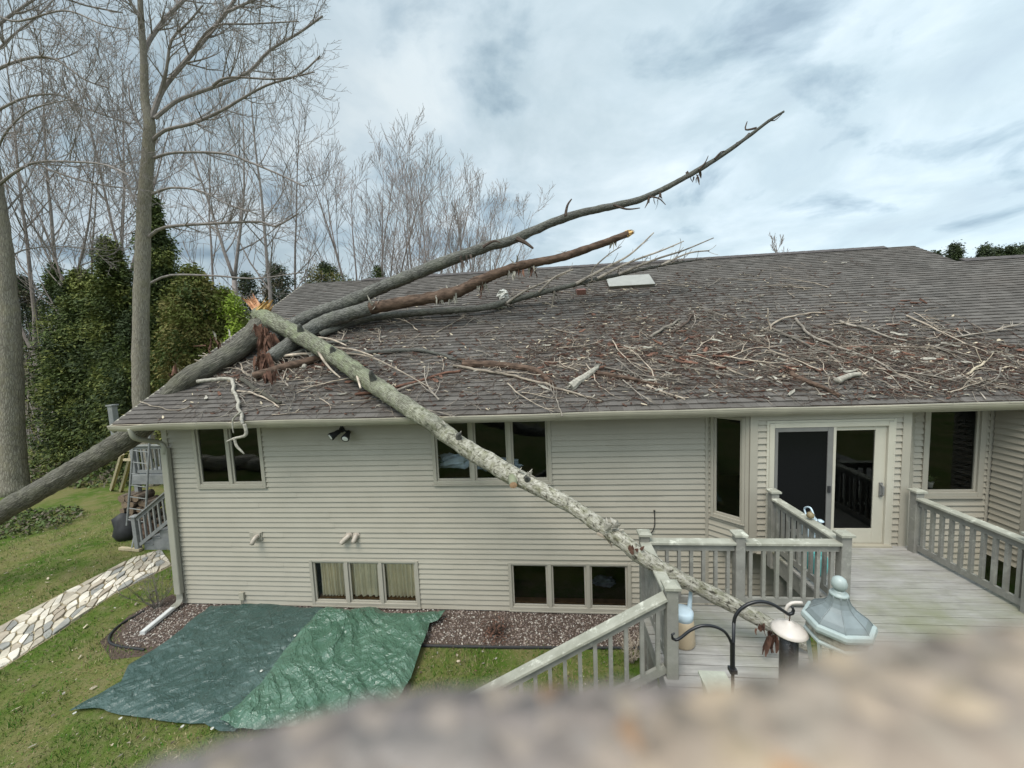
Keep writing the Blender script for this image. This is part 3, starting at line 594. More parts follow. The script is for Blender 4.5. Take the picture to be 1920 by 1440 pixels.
def fittings():
    fl = MB(); c = onY(640, 806, 7.24); fl.lathe([(0.055, 0), (0.06, 0.02), (0.03, 0.05)], (c.x, 7.275, c.z), 14, axis=(0, -1, 0)); fl.beam((c.x, 7.262, c.z-0.02), (c.x, 7.262, c.z+0.13), 0.06, 0.02, (0, 1, 0)); fo = fl.build('floodlight', M['blackplastic'], house)
    for px, py, ax in ((622, 818, V((-0.55, -0.75, -0.42))), (648, 821, V((0.05, -0.85, -0.5)))):
        p = onY(px, py, 7.05); ax.normalize(); l = MB(); l.tube([(c.x, 7.24, c.z), p-ax*0.17], 0.018, 8); l.lathe([(0.02, -0.18), (0.045, -0.17), (0.05, -0.10), (0.075, 0.0), (0.078, 0.03), (0.07, 0.032)], p, 16, axis=ax); lo = l.build('lamp_head', M['blackplastic'], fo, smooth=True)
        g = MB(); g.lathe([(0.066, 0.028), (0.05, 0.036), (0.001, 0.04)], p, 16, axis=ax); g.build('lens', M['floodl'], lo, smooth=True)
    b = MB(); c = onY(484, 1004, D); b.box((c.x-0.16, D-0.045, c.z-0.085), (c.x+0.12, D-0.02, c.z+0.09)); b.box((c.x-0.05, D-0.07, c.z-0.075), (c.x+0.10, D-0.046, c.z+0.085)); bo = b.build('vent_plate', M['trim'], house, bevel=0.006)
    pts, rs = smooth_path([(c.x+0.045, D-0.05, c.z+0.02), (c.x+0.04, D-0.14, c.z+0.01), (c.x+0.01, D-0.17, c.z-0.06), (c.x-0.01, D-0.18, c.z-0.10)], [0.045]*4, 0.03); p = MB(); p.tube(pts, rs, 14); p.build('vent_pipe', M['pvc'], bo, smooth=True)
    c = onY(662, 1005, D)
    for k, (dx, ex, ez) in enumerate(((0.035, -0.03, -0.12), (-0.06, -0.13, -0.14))):
        x0 = c.x+(0.09 if k == 0 else -0.07); pts, rs = smooth_path([(x0, D+0.02, c.z+0.03), (x0, D-0.05, c.z+0.025), (x0+ex*0.7, D-0.10, c.z+ez*0.4), (x0+ex*1.0, D-0.12, c.z+ez*0.7)], [0.048]*4, 0.03)
        p = MB(); p.tube(pts, rs, 14); p.lathe([(0.075, 0), (0.075, 0.012), (0.05, 0.014)], (x0, D-0.02, c.z+0.03), 16, axis=(0, -1, 0)); po = p.build('vent_pipe', M['pvc'], house, smooth=True)
        q = MB(); ax = (pts[-1]-pts[-2]).normalized(); q.lathe([(0.001, 0.002), (0.038, 0.004)], pts[-1], 14, axis=ax); q.build('pipe_mouth', M['inner'] if k else M['pvc'], po)  # dark disc stands in for the shade inside the second pipe
    b = MB(); c = onY(457, 1116, D); b.box((c.x-0.05, D-0.075, c.z-0.07), (c.x+0.055, D-0.02, c.z+0.10)); bo = b.build('outlet_box', M['gutter'], house, bevel=0.006)
    q = MB(); q.tube([(c.x-0.02, D-0.06, c.z-0.06), (c.x-0.02, D-0.06, 0.02)], 0.013, 8); q.build('conduit', M['gutter'], bo)
    w = MB(); pts, rs = smooth_path([onY(1227, 957, D-0.03), onY(1227.5, 985, D-0.04), onY(1222, 998, D-0.05), onY(1210, 1004, D-0.06)], [0.009]*4, 0.05); w.tube(pts, rs, 6); w.ball(onY(1227, 958, D-0.04), 0.018); w.build('cable', M['blackplastic'], house)
fittings()
def indoors():
    rng = random.Random(8); x0, x1, z0, z1 = WIN[2]; pw = (x1-x0)/3
    labs = ['pale green curtain gathered behind the left pane of the low window', 'plain pale green curtain behind the middle pane of the low window', 'yellow green striped curtain behind the right pane of the low window']
    for i in range(3):
        c = MB(); a = x0+pw*i+(0.13 if i == 0 else 0.02); b = x0+pw*(i+1)-(0.05 if i == 1 else 0.07); n = 60; ph = rng.uniform(0, 6)
        cols = [(a+(b-a)*k/n, D+0.092+0.034*math.sin(k*(0.85 if i != 1 else 0.5)+ph)+0.012*math.sin(k*2.1)) for k in range(n+1)]
        vs = [(x+0.01*math.sin(z*3+x*9), y, z) for z in (z0+0.13, z0+0.5, z1-0.02) for x, y in cols]
        c.add(vs, [(j*(n+1)+k, j*(n+1)+k+1, (j+1)*(n+1)+k+1, (j+1)*(n+1)+k) for j in range(2) for k in range(n)])
        o = c.build('curtain', M['curtain'], None, ((a+b)/2, D+0.16, z0+0.1), smooth=True); props(o, labs[i], 'curtain', 'curtains behind the low window')
    def crumple(name, c, sx, sy, sz, mat, seed, label, cat):
        m = MB(); n, k = 22, 12; vs = []
        for j in range(k+1):
            for i in range(n):
                th = 2*math.pi*i/n; ph = math.pi*j/k-math.pi/2; d = V((math.cos(th)*math.cos(ph), math.sin(th)*math.cos(ph), math.sin(ph)))
                r = 1+0.5*mnoise.noise(d*1.8+V((seed, 0, 0)))+0.25*mnoise.noise(d*5+V((seed, 3, 0))); vs.append((c[0]+d.x*sx*r, c[1]+d.y*sy*r, max(c[2]+d.z*sz*r, c[2]-sz*0.7)))
        m.add(vs, [(j*n+i, j*n+(i+1) % n, (j+1)*n+(i+1) % n, (j+1)*n+i) for j in range(k) for i in range(n)]); o = m.build(name, mat, None, (c[0], c[1], c[2]-sz*0.7)); return props(o, label, cat)
    crumple('plastic_sheet', (-2.0, D+0.5, 2.95), 0.45, 0.2, 0.16, M['plastic'], 2, 'crumpled pale plastic sheet behind the left pane of the triple window', 'plastic sheet')
    crumple('plastic_sheet', (-1.15, D+0.55, 2.86), 0.5, 0.2, 0.12, M['plastic'], 6, 'low heap of pale plastic behind the middle pane of the triple window', 'plastic sheet')
    crumple('cloth_bundle', (0.98, D+0.5, 0.36), 0.22, 0.15, 0.09, M['dim'], 9, 'white bundle on the sill of the low dark window near the deck', 'bundle')
    b = MB(); b.box((0.86, D+0.7, 0.55), (1.16, D+0.75, 0.80)); b.box((0.885, D+0.69, 0.575), (1.135, D+0.70, 0.775)); o = b.build('cardboard_box', M['dim'], None, (1.0, D+0.7, 0.55)); props(o, 'pale panel standing inside the right pane of the low dark window', 'box')
    p = thing('potted_plant', 'small green plant in a pale pot on the right hand window sill', 'plant', (6.78, D+0.2, 2.44)); m = MB(); m.lathe([(0.045, 0), (0.06, 0.10), (0.065, 0.105), (0.055, 0.1)], (6.78, D+0.2, 2.44), 14); m.build('pot', M['cream'], p, smooth=True)
    m = MB(); rr = random.Random(4)
    for i in range(45):
        th = rr.uniform(0, 6.28); d = V((math.cos(th), math.sin(th), rr.uniform(0.2, 1.4))).normalized(); q = V((6.78, D+0.2, 2.54))+d*rr.uniform(0.03, 0.13); s = d.cross(V((0, 0, 1))).normalized()*0.02; m.add([q-s, q+d*0.05, q+s, q-d*0.02], [(0, 1, 2, 3)])
    m.build('leaves', M['ivy'], p)
indoors()
# ------------------------------------------------------------------ deck and railings
DZ = 1.70
def build_deck():
    dk = thing('deck', 'weathered grey board deck outside the sliding glass door', 'deck', (4.5, 4.5, 0))
    mb = MB(); rng = random.Random(2); y = 0.75; k = 0
    while y < 6.66:
        x0, x1 = (1.10, 8.6) if y < 5.1 else (3.60, 5.93)
        xs = [x0]
        if y < 5.1: xs.append(x0+rng.choice((2.3, 3.6, 4.9))+rng.uniform(-.1, .1))
        xs.append(x1)
        for a, b in zip(xs[:-1], xs[1:]):
            k += 1; h = rng.uniform(-0.002, 0.002); c = 0.006
            pr = [(y, DZ-0.035), (y, DZ-c+h), (y+c, DZ+h), (y+0.136-c, DZ+h), (y+0.136, DZ-c+h), (y+0.136, DZ-0.035)]
            vs = [(a+0.002, p, q) for p, q in pr]+[(b-0.002, p, q) for p, q in pr]; n = 6
            mb.add(vs, [(i, i+1, n+i+1, n+i) for i in range(5)]+[(5, 4, 3, 2, 1, 0), (6, 7, 8, 9, 10, 11)], 0, [(v[0], k+0.5) for v in vs])
        y += 0.1475
    mb.build('deck_floor', M['deck'], dk)
    j = MB()
    for x in (3.64, 5.86): j.box((x-0.02, 5.16, 1.40), (x+0.02, 6.74, DZ-0.037))
    j.box((1.12, 5.13, 1.40), (3.62, 5.17, DZ-0.037)); j.box((5.88, 5.13, 1.40), (8.6, 5.17, DZ-0.037)); j.box((1.13, 0.8, 1.40), (1.17, 5.128, DZ-0.037))
    for x in np.arange(1.6, 8.6, 0.42): j.box((x, 0.8, 1.45), (x+0.04, 5.12, DZ-0.037))
    j.build('joist', M['rail'], dk)
    for x, y in ((1.25, 5.05), (1.25, 2.6), (3.7, 5.05), (3.7, 6.5), (5.8, 6.5), (5.8, 5.0), (8.3, 5.0)):
        p = MB(); p.box((x-0.06, y-0.06, -0.05), (x+0.06, y+0.06, 1.399)); p.build('deck_post', M['rail'], dk)
build_deck()
def railing(label, pts, posts, group='railings round the deck', z0=DZ, bal=0.165, mats=('rail', 'railcap'), zs=None, name='deck_railing', capw=0.14, hh=0.92, post_z=1.05, cat='railing', posth=None):
    """pts: plan points; zs: floor height at each (slopes allowed); posts: which points carry a post"""
    zs = zs or [z0]*len(pts); r = thing(name, label, cat, (pts[0][0], pts[0][1], zs[0]), group)
    for i in range(len(pts)-1):
        a, b = V((*pts[i], zs[i])), V((*pts[i+1], zs[i+1])); d = b-a; L = V((d.x, d.y, 0)).length; u = d/L
        g0 = 0.06 if posts[i] else 0; g1 = 0.06 if posts[i+1] else 0
        p, q = a+u*g0, b-u*g1
        m = MB(); m.beam(p+V((0, 0, hh-0.02)), q+V((0, 0, hh-0.02)), capw, 0.038, ch=0.006); m.build('top_rail', M[mats[1]], r)
        m = MB(); m.beam(p+V((0, 0, hh-0.087)), q+V((0, 0, hh-0.087)), 0.04, 0.092); m.build('upper_rail', M[mats[0]], r)
        m = MB(); m.beam(p+V((0, 0, 0.095)), q+V((0, 0, 0.095)), 0.04, 0.09); m.build('lower_rail', M[mats[0]], r)
        n = max(1, int(L/bal)); side = V((-u.y, u.x, 0)).normalized()
        for k in range(n):
            c = a+u*(g0+(L-g0-g1)*(k+0.5)/n); s = MB(); s.beam(c+V((0, 0, 0.142)), c+V((0, 0, hh-0.134)), 0.042, 0.042, (u.x, u.y, 0) if abs(u.z) < 1e-6 else (0, 1, 0)); s.build('baluster', M[mats[0]], r)
    for i, (p, k) in enumerate(zip(pts, posts)):
        if not k: continue
        pz = zs[i]; dn = k if not isinstance(k, bool) else 0.3
        m = MB(); m.beam((p[0], p[1], pz-dn), (p[0], p[1], pz+post_z-0.05), 0.118, 0.118, (0, 1, 0), ch=0.006); po = m.build('post', M[mats[0]], r)
        c = MB(); x, y, z = p[0], p[1], pz+post_z-0.049; w = 0.083
        c.add([(x-w, y-w, z), (x+w, y-w, z), (x+w, y+w, z), (x-w, y+w, z), (x-w, y-w, z+.028), (x+w, y-w, z+.028), (x+w, y+w, z+.028), (x-w, y+w, z+.028), (x-.045, y-.045, z+.05), (x+.045, y-.045, z+.05), (x+.045, y+.045, z+.05), (x-.045, y+.045, z+.05)],
              [(3, 2, 1, 0), (0, 1, 5, 4), (1, 2, 6, 5), (2, 3, 7, 6), (3, 0, 4, 7), (4, 5, 9, 8), (5, 6, 10, 9), (6, 7, 11, 10), (7, 4, 8, 11), (8, 9, 10, 11)]); c.build('post_cap', M[mats[1]], po)
    return r
railing('lichen spotted deck railing facing the camera with three capped posts', [(1.19, 5.13), (2.40, 5.13), (3.68, 5.13)], [1.7, 1.7, 1.7])
railing('deck railing running from the sliding door to the capped corner post', [(3.64, 6.62), (3.68, 5.13)], [0.3, False], bal=0.13)
railing('long weathered deck railing right of the sliding door', [(5.80, 6.60), (5.83, 5.10)], [0.3, 1.7], bal=0.15)
railing('short deck railing under the resting limb at the top of the stairs', [(1.19, 5.07), (1.19, 3.98)], [False, 1.7], bal=0.13)
railing('sloping lichen covered stair railing left of the deck', [(1.13, 3.97), (-1.4, 3.97)], [False, 0.2], zs=[DZ, 0.20], bal=0.16)
railing('deck railing turning away to the right edge beyond the end post', [(5.9, 5.10), (8.4, 5.10)], [False, True])
def stairs():
    s = thing('deck_stairs', 'wooden stairs leading down from the deck behind the sloping railing', 'stairs', (0, 3.4, 0))
    for i in range(7):
        x = 1.05-0.30*i; z = DZ-0.205*(i+1); m = MB(); m.box((x-0.28, 2.9, z-0.04), (x+0.02, 3.88, z)); m.build('tread', M['rail'], s)
    m = MB()
    for y in (2.88, 3.93): m.beam((1.1, y, 1.50), (-1.2, y, -0.05), 0.045, 0.25)
    m.build('stringer', M['rail'], s)
stairs()
def back_deck():
    """raised deck and stairs beyond the left end of the house"""
    st = thing('wooden_steps', 'grey wooden steps climbing beside the left end of the house', 'stairs', (-11.66, 9.9, 0))
    for i in range(9):
        x = -11.66+0.27*i; z = 0.195*(i+1); m = MB(); m.box((x-0.02, 9.50, z-0.035), (x+0.29, 10.30, z)); m.box((x, 9.52, -0.02), (x+0.27, 10.28, z-0.036)); m.build('step', M['oldrail'], st)
    railing('steep grey stair railing with a flat capped post left of the downspout', [(-11.78, 9.46), (-9.3, 9.46)], [0.02, False], 'railings of the back deck', zs=[0.05, 1.80], bal=0.16, mats=('oldrail', 'oldrail'), name='stair_railing', post_z=1.0)
    d = thing('back_deck', 'raised grey deck half hidden behind the left end of the house', 'deck', (-11, 11.5, 0))
    m = MB()
    for k in range(18): m.box((-12.9, 10.42+k*0.145, 1.86), (-8.3, 10.42+k*0.145+0.139, 1.90))
    m.build('deck_floor', M['oldrail'], d)
    m = MB(); m.box((-12.9, 10.38, 1.62), (-8.3, 10.418, 1.895)); m.build('rim_board', M['oldrail'], d)
    for x in (-12.8, -10.4): m = MB(); m.box((x-.06, 10.43, 0), (x+.06, 10.55, 1.858)); m.build('deck_post', M['oldrail'], d)
    railing('upper railing of the back deck seen between trunk and downspout', [(-12.8, 10.48), (-9.6, 10.48)], [0.02, False], 'railings of the back deck', z0=1.9, bal=0.15, mats=('oldrail', 'oldrail'), name='back_railing')
    p = MB(); c = onY(211, 766, 13.0); p.beam((c.x, 13.0, 1.9), (c.x, 13.0, c.z+0.1), 0.2, 0.2, (0, 1, 0), ch=0.01); p.box((c.x-.13, 12.87, c.z+0.1), (c.x+.13, 13.13, c.z+.15)); o = p.build('porch_post', M['oldrail'], None, (c.x, 13.0, 1.9)); props(o, 'pale capped post sticking up beside the roof corner', 'post')
    # saw horse like frame
    f = thing('timber_frame', 'new timber A frame leaning under the leaning trunk', 'frame', (-14.6, 12.0, 0)); Y = 11.8
    for a, b in (((229, 851), (209, 919)), ((247, 850), (227, 921))):
        m = MB(); p0 = onY(*a, Y+0.5); p1 = onZ(*b, 0.02); m.beam(p0, p1, 0.10, 0.10, (0, 1, 0)); m.build('leg', M['pine_wood'], f)
    m = MB(); m.beam(onY(232, 862, 12.2), onY(248, 862, 12.2), 0.05, 0.08); m.build('crossbar', M['pine_wood'], f)
    # tall ladder
    l = thing('ladder', 'tall thin metal ladder standing by the firewood', 'ladder', onZ(243, 990, 0)); tops = [(252, 812), (281, 815)]; bots = [(238, 985), (272, 990)]
    A = [onY(*p, 10.1) for p in tops]; B = [onY(*p, 9.9) for p in bots]
    for a, b in zip(A, B): m = MB(); m.tube([a, b], 0.028, 8); m.build('side_rail', M['oldrail'], l)
    for k in range(8): t = (k+0.5)/8; m = MB(); m.tube([A[0].lerp(B[0], t), A[1].lerp(B[1], t)], 0.016, 6); m.build('rung', M['oldrail'], l)
    # firewood
    rng = random.Random(11); c0 = onZ(262, 1012, 0)
    n = 0
    for row in range(7):
        for k in range(5-row//3):
            w = MB(); r = rng.uniform(0.08, 0.12); x = c0.x-0.55+k*0.23+rng.uniform(-.03, .03)+(row % 2)*0.1; z = 0.11+row*0.19; y = c0.y+0.35+rng.uniform(-.06, .06); L = 0.5
            w.tube([(x, y-L/2, z), (x, y, z+rng.uniform(-.01, .01)), (x, y+L/2, z)], r, 9, amp=0.15, freq=6, seed=n); n += 1
            w.m[-1] = 1; w.m[-2] = 1; o = w.build('firewood_log', [M['log1'], M['log2']], None, (x, y, z-r)); props(o, 'split log in the tall firewood stack behind the stair post', 'firewood', 'logs of the firewood stack')
    def rock(c, s, seed, name, mat, label, cat, group=None):
        m = MB(); n, k = 12, 7; vs = []
        for j in range(k+1):
            for i in range(n):
                th = 2*math.pi*i/n; ph = math.pi*j/k-math.pi/2; d = V((math.cos(th)*math.cos(ph), math.sin(th)*math.cos(ph), math.sin(ph))); r = 1+0.45*mnoise.noise(d*1.5+V((seed, 0, 0)))+0.15*mnoise.noise(d*4+V((seed, 0, 5)))
                vs.append((c[0]+d.x*s[0]*r, c[1]+d.y*s[1]*r, max(-0.02, c[2]+d.z*s[2]*r)))
        m.add(vs, [(j*n+i, j*n+(i+1) % n, (j+1)*n+(i+1) % n, (j+1)*n+i) for j in range(k) for i in range(n)]); o = m.build(name, mat, None, (c[0], c[1], 0), smooth=True); return props(o, label, cat, group)
    p = onZ(226, 1015, 0); rock((p.x, p.y+0.3, 0.3), (0.35, 0.4, 0.5), 3, 'black_sack', M['blackplastic'], 'dark crumpled sheet heaped against the firewood on the lawn', 'sheet')
    p = onZ(246, 1022, 0); rock((p.x+.15, p.y+0.35, 0.22), (0.25, 0.25, 0.3), 7, 'rusty_bucket', M['heart'], 'rusty brown bucket shaped heap in front of the firewood', 'bucket')
    b = thing('push_broom', 'push broom with pale head lying by the stone path', 'broom', onZ(246, 1030, 0)); m = MB(); m.beam(onZ(225, 1028, 0.05), onZ(264, 1031, 0.05), 0.09, 0.07); m.build('broom_head', M['pine_wood'], b)
    m = MB(); m.tube([onZ(247, 1028, 0.08), onY(258, 972, 10.3)], 0.018, 8); m.build('handle', M['oldrail'], b)
back_deck()
# ------------------------------------------------------------------ stone path
def flagstones():
    rng = random.Random(21)
    left = [onZ(*p) for p in ((-140, 1240), (0, 1180), (120, 1116), (250, 1050), (302, 1033))]; right = [onZ(*p) for p in ((-140, 1330), (0, 1250), (100, 1188), (215, 1110), (322, 1058))]
    def at(u, v):                             # u across, v along
        k = min(int(v*4), 3); t = v*4-k; return left[k].lerp(left[k+1], t).lerp(right[k].lerp(right[k+1], t), u)
    Lw, Ll = 1.5, 6.2; pts = []
    tries = 0
    while len(pts) < 150 and tries < 9000:
        tries += 1; p = (rng.uniform(-0.02, Lw+0.02), rng.uniform(0, Ll)); md = rng.choice((0.24, 0.34, 0.46, 0.62))
        if all((p[0]-q[0])**2+(p[1]-q[1])**2 > max(md, 0.0)**2*0.9 for q in pts): pts.append(p)
    mb = MB()
    for i, p in enumerate(pts):
        poly = [(p[0]-0.5, p[1]-0.5), (p[0]+0.5, p[1]-0.5), (p[0]+0.5, p[1]+0.5), (p[0]-0.5, p[1]+0.5)]
        for q in pts:
            if q is p or abs(q[0]-p[0]) > 1 or abs(q[1]-p[1]) > 1: continue
            mx, my = (p[0]+q[0])/2, (p[1]+q[1])/2; nx, ny = q[0]-p[0], q[1]-p[1]; out = []
            for a, b in zip(poly, poly[1:]+poly[:1]):
                da = (a[0]-mx)*nx+(a[1]-my)*ny; db = (b[0]-mx)*nx+(b[1]-my)*ny
                if da <= 0: out.append(a)
                if (da < 0) != (db < 0) and da != db: t = da/(da-db); out.append((a[0]+(b[0]-a[0])*t, a[1]+(b[1]-a[1])*t))
            poly = out
            if len(poly) < 3: break
        if len(poly) < 3: continue
        poly = [(min(max(x, -0.10), Lw+0.10), min(max(y, -0.05), Ll)) for x, y in poly]
        cx = sum(x for x, y in poly)/len(poly); cy = sum(y for x, y in poly)/len(poly)
        # chamfer corners and shrink
        rp = []
        for a, b in zip(poly, poly[1:]+poly[:1]):
            for t in (0.14, 0.5, 0.86): rp.append((a[0]+(b[0]-a[0])*t, a[1]+(b[1]-a[1])*t))
        sh = rng.uniform(0.82, 0.93); z = rng.uniform(0.02, 0.05); tx, ty = rng.uniform(-.03, .03), rng.uniform(-.03, .03); n = len(rp); vs = []
        for lvl, (s, zz) in enumerate(((sh, -0.01), (sh, z-0.012), (sh*0.93, z))):
            for x, y in rp:
                j = 1+0.10*mnoise.noise(V((x*5, y*5, i))); X = cx+(x-cx)*s*j; Y = cy+(y-cy)*s*j; w = at(X/Lw, Y/Ll); vs.append((w.x, w.y, zz+((x-cx)*tx+(y-cy)*ty if lvl else 0)))
        fs = [(l*n+k, l*n+(k+1) % n, (l+1)*n+(k+1) % n, (l+1)*n+k) for l in range(2) for k in range(n)]+[tuple(2*n+k for k in range(n))]
        mb.add(vs, fs, rng.choice((0, 0, 0, 1, 1, 2, 2, 3, 4)))
    o = mb.build('stone_path', [M['st1'], M['st2'], M['st3'], M['st4'], M['st5']], None, (-10.5, 7.5, 0)); o['kind'] = 'structure'
    e = MB(); n = 24; vs = []
    for i in range(n+1):
        for u in (-0.11, 1.08): w = at(u, i/n); vs.append((w.x, w.y, 0.003))
    e.add(vs, [(2*i, 2*i+1, 2*i+3, 2*i+2) for i in range(n)]); o = e.build('path_bed', simple('path_sand', (0.29, 0.24, 0.155), 0.4, 9, 0.95, 0.5, 0.1), None, (0, 0, 0)); o['kind'] = 'structure'
flagstones()
# ------------------------------------------------------------------ gravel bed
def scatter_mesh(name, mats, pos, scl, seed, kind='stuff', flat=0.6):
    """many small irregular stones as one mesh"""
    rg = np.random.default_rng(seed); n = len(pos)
    base = np.array([(1, 0, 0), (-1, 0, 0), (0, 1, 0), (0, -1, 0), (0, 0, 1), (0, 0, -1)], float); tri = np.array([(0, 2, 4), (2, 1, 4), (1, 3, 4), (3, 0, 4), (2, 0, 5), (1, 2, 5), (3, 1, 5), (0, 3, 5)])
    vs = base[None]*(1+rg.uniform(-.3, .3, (n, 6, 1))); q = rg.normal(size=(n, 4)); q[:, 1:3] *= 0.25; q /= np.linalg.norm(q, axis=1)[:, None]; w, x, y, z = q.T
    R = np.stack([1-2*(y*y+z*z), 2*(x*y-z*w), 2*(x*z+y*w), 2*(x*y+z*w), 1-2*(x*x+z*z), 2*(y*z-x*w), 2*(x*z-y*w), 2*(y*z+x*w), 1-2*(x*x+y*y)], 1).reshape(n, 3, 3)
    vs = vs*np.stack([scl, scl*0.75, scl*flat], 1)[:, None, :]; vs = np.einsum('nij,nkj->nki', R, vs)+pos[:, None, :]
    fs = (tri[None]+6*np.arange(n)[:, None, None]).reshape(-1, 3)
    me = bpy.data.meshes.new(name); me.from_pydata(vs.reshape(-1, 3).tolist(), [], fs.tolist())
    for m in mats: me.materials.append(m)
    me.polygons.foreach_set('material_index', np.repeat(rg.integers(0, len(mats), n), 8).astype(np.int32)); me.update()
    o = bpy.data.objects.new(name, me); COL.objects.link(o); o['kind'] = kind; return o
rg = np.random.default_rng(4)
def gravel():
    n = 15000; x = rg.uniform(-8.9, 3.6, n); y = rg.uniform(5.9, 7.29, n)
    lo = np.interp(x, [-8.9, -8.5, -8.0, -6.6, -2.4, 3.6], [6.9, 6.3, 6.0, 6.15, 6.34, 6.4]); k = y > lo+0.02; x, y = x[k], y[k]; s = rg.uniform(0.010, 0.026, len(x))
    scatter_mesh('gravel', [M['peb1'], M['peb1'], M['peb2'], M['peb3'], M['peb4'], M['peb1'], M['peb3'], M['peb2']], np.stack([x, y, 0.004+s*0.4], 1), s, 9)
gravel()
def bed_edging():
    m = MB(); pts, rs = smooth_path([(-8.78, 7.0, 0.02), (-8.82, 6.5, 0.025), (-8.45, 6.1, 0.025), (-7.6, 5.98, 0.02)], [0.022]*4, 0.08); m.tube(pts, rs, 7); o = m.build('garden_edging', M['blackplastic'], None, (-8.5, 6.3, 0)); props(o, 'curved black plastic edging around the bare bush by the downspout', 'edging', 'black garden edging')
    m = MB(); pts, rs = smooth_path([(-2.6, 6.30, 0.02), (-1.2, 6.31, 0.03), (0.3, 6.37, 0.02), (1.8, 6.42, 0.025), (3.2, 6.46, 0.02)], [0.024]*5, 0.1); m.tube(pts, rs, 7); o = m.build('garden_edging', M['blackplastic'], None, (0, 6.35, 0)); props(o, 'straight black edging between the gravel bed and the grass', 'edging', 'black garden edging')
bed_edging()
def bare_shrub(name, c, h, n, seed, mat, label, leafmat=None, spread=0.5):
    rng = random.Random(seed); t = thing(name, label, 'shrub', c); mb = MB()
    for i in range(n):
        th = rng.uniform(0, 6.283); d = V((math.cos(th)*spread, math.sin(th)*spread, 1)).normalized(); p = V(c)+V((math.cos(th), math.sin(th), 0))*rng.uniform(0, 0.05); L = h*rng.uniform(0.6, 1.1); pts = [p]
        for k in range(5): d = (d+V((rng.uniform(-.25, .25), rng.uniform(-.25, .25), 0.08))).normalized(); pts.append(pts[-1]+d*L/5)
        mb.tube(pts, [0.008, 0.007, 0.006, 0.005, 0.004, 0.002], 4)
        for k in range(6):
            q = pts[rng.randint(1, 4)]; e = V((rng.uniform(-1, 1), rng.uniform(-1, 1), rng.uniform(0, 1))).normalized(); mb.tube([q, q+e*L*0.15, q+e*L*0.25+V((0, 0, L*0.06))], [0.004, 0.003, 0.0015], 3)
    mb.build('stems', M[mat], t)
    if leafmat:
        lf = MB()
        for i in range(260):
            d = V((rng.gauss(0, 1), rng.gauss(0, 1), abs(rng.gauss(0.5, 0.8)))).normalized(); q = V(c)+d*h*rng.uniform(0.2, 1); s = V((rng.uniform(-1, 1), rng.uniform(-1, 1), rng.uniform(-.5, .5))).normalized(); u = d.cross(s).normalized(); lf.add([q, q+s*0.03+u*0.012, q+s*0.055, q+s*0.03-u*0.012], [(0, 1, 2, 3)])
        lf.build('leaves', M[leafmat], t)
    return t
bare_shrub('bare_bush', onZ(296, 1140, 0), 0.95, 16, 3, 'twig', 'leafless twiggy bush in the bed left of the downspout')
bare_shrub('low_bush', onZ(930, 1190, 0), 0.34, 26, 5, 'twigdark', 'low dry brown bush in the gravel bed under the windows', 'barkred', 0.9)
bare_shrub('dry_plant', onZ(1185, 1240, 0), 0.5, 22, 6, 'twigpale', 'dry tan stems behind the balusters of the sloping stair railing')
# ------------------------------------------------------------------ tarps
def tarp(name, edges, nu, nv, mat, seed, slope, z0, label, lift=0.03):
    """a crumpled sheet: Coons patch between four traced edges, folded by many sharp creases"""
    far, right, near, left = [[V(p) for p in e] for e in edges]
    def along(e):
        L = [0.0]
        for p, q in zip(e[:-1], e[1:]): L.append(L[-1]+(q-p).length)
        def f(t):
            d = t*L[-1]
            for i in range(len(e)-1):
                if d <= L[i+1] or i == len(e)-2: k = (d-L[i])/max(1e-6, L[i+1]-L[i]); return e[i].lerp(e[i+1], k)
        return f
    F_, R_, N_, L_ = along(far), along(right), along(near), along(left); c00, c10, c11, c01 = far[0], far[-1], near[-1], near[0]
    rng = random.Random(int(seed*10)); waves = []
    for i in range(26):
        f = rng.uniform(0.9, 8.0); th = rng.uniform(0, 3.14159); waves.append((math.cos(th)*f, math.sin(th)*f, rng.uniform(0, 9), slope*rng.uniform(0.25, 0.6)/f, rng.uniform(0, 99)))
    mb = MB(); vs = []
    for j in range(nv+1):
        v = j/nv; lv, rv = L_(v), R_(v)
        for i in range(nu+1):
            u = i/nu; p = F_(u)*(1-v)+N_(u)*v+lv*(1-u)+rv*u-(c00*(1-u)*(1-v)+c10*u*(1-v)+c11*u*v+c01*(1-u)*v); h = 0.0
            wx = p.x+0.22*mnoise.noise(V((p.x*1.3, p.y*1.3, seed)))+0.06*mnoise.noise(V((p.x*4, p.y*4, seed))); wy = p.y+0.22*mnoise.noise(V((p.x*1.3, p.y*1.3, seed+5)))+0.06*mnoise.noise(V((p.x*4, p.y*4, seed+5)))
            for a, b, ph, am, sd in waves:
                k = (wx*a+wy*b+ph) % 1.0; m = 0.5+0.9*mnoise.noise(V((p.x*0.8+sd, p.y*0.8, seed)))
                if m > 0: h += am*m*(abs(2*k-1) if k > 0.3 else abs(2*k-1)*0.4+0.24)
            bd = min(1, min(u, 1-u, v, 1-v)*14); h = h*(0.45+0.55*bd)
            if bd < 1: h += lift*(1-bd)*max(0, mnoise.noise(V((p.x*2.2, p.y*2.2, seed+2))))*2
            vs.append((p.x, p.y, z0+max(h, 0)))
    mb.add(vs, [(j*(nu+1)+i, (j+1)*(nu+1)+i, (j+1)*(nu+1)+i+1, j*(nu+1)+i+1) for j in range(nv) for i in range(nu)])
    o = mb.build(name, M[mat], None, ((c00+c11)/2).to_tuple(), smooth=False); return props(o, label, 'tarp', 'tarps spread on the lawn')
def G_(l, z=0.0): return [onZ(a, b, z) for a, b in l]
